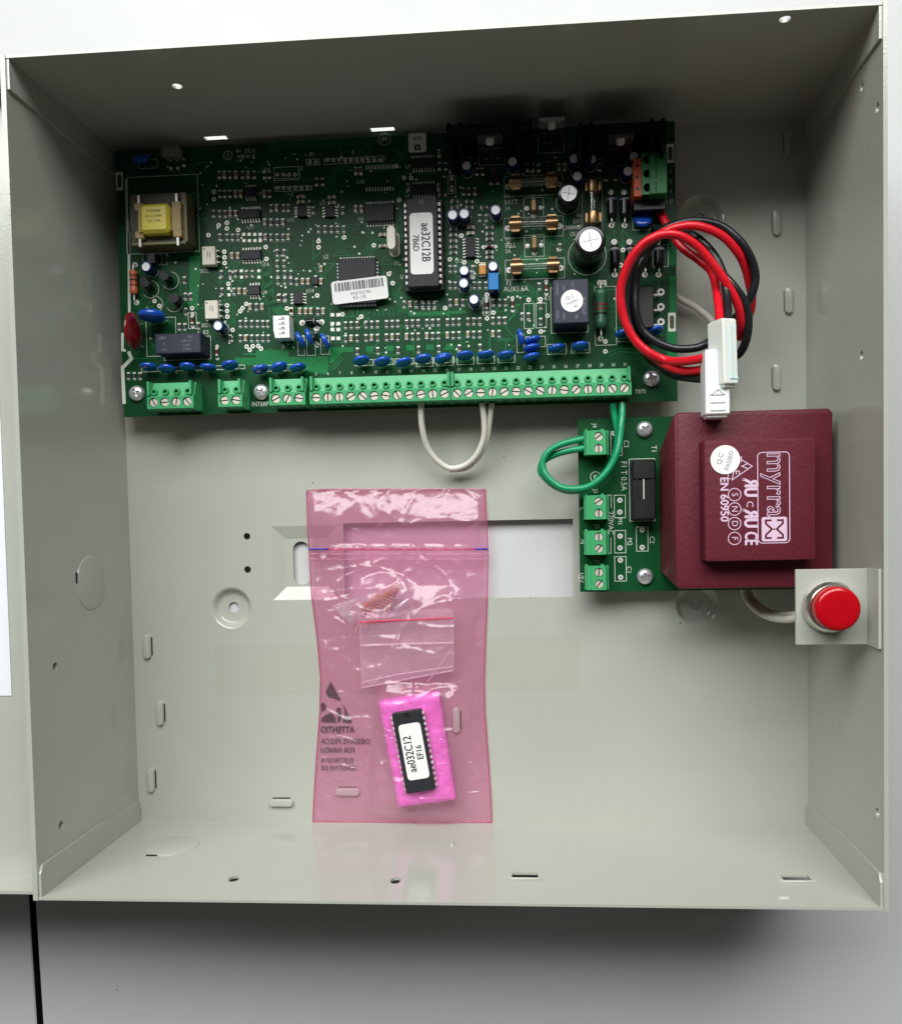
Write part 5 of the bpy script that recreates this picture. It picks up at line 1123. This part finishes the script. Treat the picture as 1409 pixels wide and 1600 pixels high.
def hfront(x, y, u, t):
    e = min(u, 1 - u) * 2; base = 0.9 + 2.2 * sstep(0, .35, e) * sstep(1.0, .93, t) * sstep(0, .06, t)
    ca, sa = math.cos(.075), math.sin(.075); dx, dy = x - FC.x, y - FC.y; lx, ly = dx * ca - dy * sa, dx * sa + dy * ca
    f1 = 10.6 * sstep(27, 14.5, abs(lx)) * sstep(42, 23.5, abs(ly))
    SB = at(635, 1010, 5); f2 = 7.2 * sstep(36, 20, abs(x - SB.x)) * sstep(36, 17, abs(y - SB.y))
    RS = at(602, 945, 5); f3 = 6.8 * sstep(26, 9, math.hypot(x - RS.x, (y - RS.y) * 1.2))
    h_ = max(base, f1, f2, f3)
    wr = noise.fractal(Vector((x * .045, y * .06, 3.1)), 1.0, 2.0, 4) * 1.1 + noise.noise(Vector((x * .16 + y * .03, y * .03, 7))) * .5
    cr = 0.0
    for k_, (ax, ay, ph) in enumerate(((.021, .034, 0), (-.03, .02, 4.2), (.012, -.045, 8.8))):
        cr += max(0, 1 - abs(noise.noise(Vector((x * ax * 1.6 + y * ay * .5, y * ay * 1.6 + ph, ph)))) * 9) ** 2
    wr += .75 * cr + .22 * noise.noise(Vector((x * .42, y * .38, 5.5)))
    if t < .17: h_ = .9 + 3.6 * sstep(-.005, .085 + .02 * noise.noise(Vector((x * .05, 1, 2))), t) * sstep(.22, .1, t) * (.85 + .45 * noise.noise(Vector((x * .05, 2.2, y * .02)))); wr *= .8
    elif t < .30: wr += 1.7 * noise.noise(Vector((x * .22, y * .05, 1.5))) * sstep(.3, .18, t)
    k_ = sstep(0, .10, e) * sstep(1.0, .95, t)
    return max(.7, .7 + (h_ - .7) * (.25 + .75 * k_) + wr * k_)
NU, NV = 110, 200
fr_ = MB(); bk = MB(); vf = []; vb = []
for j in range(NV + 1):
    t = j / NV; (xl, yy), (xr, _) = edge(LE, t), edge(RE, t)
    for i in range(NU + 1):
        u = i / NU; p = at(xl + (xr - xl) * u, yy, 2.0); y_ = max(p.y, -155.3)
        vf.append((p.x, y_, hfront(p.x, y_, u, t))); vb.append((p.x, y_, .35))
fq = [(j * (NU + 1) + i, (j + 1) * (NU + 1) + i, (j + 1) * (NU + 1) + i + 1, j * (NU + 1) + i + 1) for j in range(NV) for i in range(NU)]
fr_.add(vf, fq); bk.add(vb, fq)
put('front_film', fr_.mesh('front_film', 'pink_film', 180), bag); put('back_film', bk.mesh('back_film', 'pink_film', 180), bag)
sd = MB()
for i0 in (0, NU): sd.tube([vf[j * (NU + 1) + i0] for j in range(NV + 1)], .28, 0, 6)
sd.tube([vf[NV * (NU + 1) + i] for i in range(NU + 1)], .3, 0, 6); sd.tube([vf[i] for i in range(NU + 1)], .22, 0, 6)
put('side_seam', sd.mesh('side_seam', 'pink_seam', 60), bag, kind='stuff')
zj = round(NV * (857 - 764) / 522.0)
for dj, r_ in ((0, .55), (3, .42), (6, .35)):
    z_ = MB(); z_.tube([(q[0], q[1], q[2] + .25) for q in [vf[(zj + dj) * (NU + 1) + i] for i in range(NU + 1)]], r_, 0, 8)
    put('zip_rib', z_.mesh('zip_rib', 'pink_film' if dj else 'pink_seam', 60), bag)
for i0, i1 in ((0, 12), (NU - 8, NU)):
    z_ = MB(); z_.tube([(q[0], q[1], q[2] + .7) for q in [vf[zj * (NU + 1) + i] for i in range(i0, i1 + 1)]], .5, 0, 8); put('zip_end', z_.mesh('zip_end', 'zip_violet', 60), bag, label='violet end of the zip')
# mirrored warning print on the back layer
wp = MB(); ZW = .75
def CC(x, y, z=ZW): return zp('C', x, y, z)
for x, y, t, s_, b_ in [(412, 531, 'ATTENTIO', 4.3, .12), (522, 612, 'OBSERVE PRECA', 3.5, .04), (415, 672, 'FOR HANDLI', 3.6, .04), (406, 742, 'ELECTROSTA', 3.0, .03), (424, 796, 'SENSITIVE DE', 2.9, .03)]:
    p = CC(x, y); v_, f_ = text_geo(t, s_, 'LEFT'); wd = max(q[0] for q in v_); end = CC(182, y).x; sx_ = (p.x - end) / wd
    put_text(wp, t, s_, p.x, p.y, ZW, math.radians(-.6), sx=sx_, mirror=True, align='LEFT', bold=b_)
def WF(pts): wp.flat([(CC(*q).x, CC(*q).y) for q in pts], ZW)
WF([(250, 198), (320, 328), (290, 322), (262, 306), (238, 306), (214, 272), (230, 236)])
WF([(330, 352), (345, 372), (398, 482), (330, 478), (345, 430), (345, 395)]); WF([(200, 340), (222, 372), (200, 400), (186, 398), (184, 352)])
WF([(184, 474), (190, 446), (215, 428), (252, 412), (278, 436), (288, 480)]); WF([(296, 376), (318, 380), (322, 440), (312, 476), (296, 476), (300, 430), (285, 395)])
put('warning_print', wp.mesh('warning_print', 'ink_black', 0), bag, kind='stuff', label='mirrored black ATTENTION static warning print')
# pink foam block
fo = MB(); q4 = [at(591, 1099, 9), at(684, 1084, 9), at(711, 1251, 9), at(622, 1263, 9)]
n1, n2 = 26, 40; vv = []
def fxy(u, t): a = q4[0].lerp(q4[1], u); c = q4[3].lerp(q4[2], u); return a.lerp(c, t)
for j in range(n2 + 1):
    for i in range(n1 + 1):
        u, t = i / n1, j / n2; p = fxy(u, t); e = min(u * 26, (1 - u) * 26, t * 48, (1 - t) * 48)
        z_ = 8.6 - (1.2 * (1 - sstep(0, 1.6, e))) + .35 * noise.fractal(Vector((p.x * .35, p.y * .35, 1)), 1, 2, 3); vv.append((p.x, p.y, z_))
base = len(vv); per = [i for i in range(n1 + 1)] + [j * (n1 + 1) + n1 for j in range(1, n2 + 1)] + [n2 * (n1 + 1) + i for i in range(n1 - 1, -1, -1)] + [j * (n1 + 1) for j in range(n2 - 1, 0, -1)]
low = [(vv[i][0] + noise.noise(Vector((i * .7, 0, 0))) * .25, vv[i][1] + noise.noise(Vector((0, i * .7, 0))) * .25, .8) for i in per]
ff = [(j * (n1 + 1) + i, (j + 1) * (n1 + 1) + i, (j + 1) * (n1 + 1) + i + 1, j * (n1 + 1) + i + 1) for j in range(n2) for i in range(n1)]
K_ = len(per); ff += [(per[i], per[(i + 1) % K_], base + (i + 1) % K_, base + i) for i in range(K_)]
fo.add(vv + low, ff); put('foam_block', fo.mesh('foam_block', 'foam_pink', 45), None, label='bright pink foam pad inside the antistatic bag', cat='foam')
# spare program chip pushed into the foam
p = zp('C', 820, 680, 12); fa = math.atan2(*(lambda d: (d.x, -d.y))(zp('C', 872, 960, 12) - zp('C', 768, 398, 12)))
spare = thing('spare_chip', 'spare black memory chip with white label pressed into pink foam', 'chip', (p.x, p.y, 7.6), fa)
b = dip(14, 13.4, 36.8, 5.0, leg=False)
sm_ = MB(); sm_.v, sm_.f, sm_.m = b.v, b.f, b.m
put('chip_body', sm_.mesh('chip_body', ['ic_black', 'black_plastic', 'tin'], 30), spare, (p.x, p.y, 7.4), fa)
q = zp('C', 822, 678, 12.5); lb = MB(); lb.prism(round_rect(10.0, 25.5, 1.6), 0, .12, 0)
put_text(lb, 'ae032C12', 5.2, -1.9, -1.0, .15, math.pi / 2, sx=.78, m=1, bold=.09); put_text(lb, 'EF16', 3.9, 2.5, -.8, .15, math.pi / 2, sx=.86, m=1, bold=.08)
put('chip_label', lb.mesh('chip_label', ['label_white', 'ink_black'], 0), spare, (q.x, q.y, 12.43), fa, label='white label reading ae032C12 EF16')
# small clear zip bag
sb = thing('small_zip_bag', 'small clear zip bag with a red line inside the pink bag', 'bag', at(635, 1075, 3))
nu, nv = 34, 28
def DD(x, y, z): return zp('D', x, y, z)
C4 = [DD(150, 400, 5), DD(1172, 360, 5), DD(1180, 1040, 5), DD(178, 1232, 5)]
for zoff, nm in ((5.6, 'front_film'), (3.2, 'back_film')):
    b = MB(); vv = []
    for j in range(nv + 1):
        for i in range(nu + 1):
            u, t = i / nu, j / nv; a = C4[0].lerp(C4[1], u); c = C4[3].lerp(C4[2], u); p = a.lerp(c, t)
            vv.append((p.x, p.y, zoff + (.9 * noise.fractal(Vector((p.x * .09, p.y * .16, zoff)), 1, 2, 3) if zoff > 4 else 0) + .5 * math.sin(t * 9 + u) * (zoff > 4)))
    b.add(vv, [(j * (nu + 1) + i, (j + 1) * (nu + 1) + i, (j + 1) * (nu + 1) + i + 1, j * (nu + 1) + i + 1) for j in range(nv) for i in range(nu)])
    put(nm, b.mesh(nm, 'clear_film', 180), sb)
b = MB(); b.tube([DD(150, 508, 6.4), DD(600, 488, 6.6), DD(1180, 462, 6.4)], .45, 0, 6); put('red_line', b.mesh('red_line', 'red_zip', 60), sb, label='red line along the zip')
for e0, e1 in ((DD(150, 400, 6.0), DD(178, 1232, 5.6)), (DD(1172, 360, 6.0), DD(1182, 1040, 5.6)), (DD(178, 1232, 5.6), DD(1182, 1040, 5.6)), (DD(180, 1175, 6.2), DD(560, 1085, 6.6)), (DD(560, 1085, 6.6), DD(1170, 1000, 6.2)), (DD(1170, 800, 6.2), DD(900, 1170, 6.2))):
    b = MB(); b.tube([e0, e0.lerp(e1, .5) + Vector((.3, .2, .3)), e1], .3, 0, 6); put('welded_edge', b.mesh('welded_edge', 'clear_edge', 60), sb)
b = MB(); b.tube([DD(160, 765, 6.6), DD(660, 745, 6.9), DD(1190, 735, 6.6)], .5, 0, 6); put('zip_rib', b.mesh('zip_rib', 'clear_edge', 60), sb)
# loose clear wrap over the resistors
wpb = thing('clear_wrapper', 'crumpled clear film wrapper around the loose resistors', 'wrapper', DD(400, 300, 3)); b = MB(); vv = []
C5 = [DD(-150, 330, 5), DD(640, 60, 5), DD(800, 400, 5), DD(60, 520, 5)]
for j in range(19):
    for i in range(25):
        u, t = i / 24, j / 18; p = C5[0].lerp(C5[1], u).lerp(C5[3].lerp(C5[2], u), t)
        vv.append((p.x, p.y, 5.8 + 1.5 * noise.fractal(Vector((p.x * .16, p.y * .16, 9)), 1, 2, 3)))
b.add(vv, [(j * 25 + i, (j + 1) * 25 + i, (j + 1) * 25 + i + 1, j * 25 + i + 1) for j in range(18) for i in range(24)]); put('film', b.mesh('film', 'clear_film', 180), wpb)
# loose resistors
b = MB(); r_ = 1.05; b.lathe([(0, -2.9), (.8, -2.9), (r_, -2.4), (r_, -1.6), (.85, -1.2), (.85, 1.2), (r_, 1.6), (r_, 2.4), (.8, 2.9), (0, 2.9)], 12, 0, 0, 0, 0, 'y')
for yb, m_ in ((-1.9, 2), (-.6, 3), (.5, 2), (1.9, 4)): b.lathe([(1.09 if abs(yb) > 1.5 else .9, yb - .25), (1.09 if abs(yb) > 1.5 else .9, yb + .25)], 12, m_, 0, 0, 0, 'y')
b.tube([(0, -2.8, 0), (0, -4.5, 0), (.25, -6.4, .3), (.2, -8.4, .2)], .26, 1, 6); b.tube([(0, 2.8, 0), (0, 4.2, 0), (0, 5.0, -.6)], .26, 1, 6)
b.xf(lambda x, y, z: (x * 1.15, y * 1.2, z * 1.15)); lr = b.mesh('resistor', ['resistor_tan', 'copper_lead', 'band_red', 'band_black', 'band_gold'], 40)
NR = 9
for i in range(NR):
    p = DD(200 + i * 42, 385 - i * 23, 4.2); o = put('loose_resistor', None, None, (p.x, p.y, 4.2), -.3 + rnd.uniform(-.12, .12), label='tan banded loose resistor, %s of the row inside the pink bag' % ('leftmost', 'second from left', 'third from left', 'fourth from left', 'middle', 'fourth from right', 'third from right', 'second from right', 'rightmost')[i], cat='resistor', group='loose resistors in the pink bag')
    WM[o.name] = WM[o.name]; put('resistor_body', lr, o, (p.x, p.y, 4.2 + rnd.uniform(-.3, .3)), -.3 + rnd.uniform(-.15, .15))
b = MB(); b.lathe([(0, -4.2), (.9, -4.2), (1.2, -3.6), (1.2, 3.2), (.8, 3.8), (.3, 4.0), (.3, 5.6), (0, 5.6)], 14, 0, 0, 0, 0, 'y')
p = DD(628, 308, 4.6); put('metal_pin', b.mesh('metal_pin', 'steel', 40), None, (p.x, p.y, 4.6), math.radians(-55), label='short silver metal pin beside the loose resistors', cat='pin')
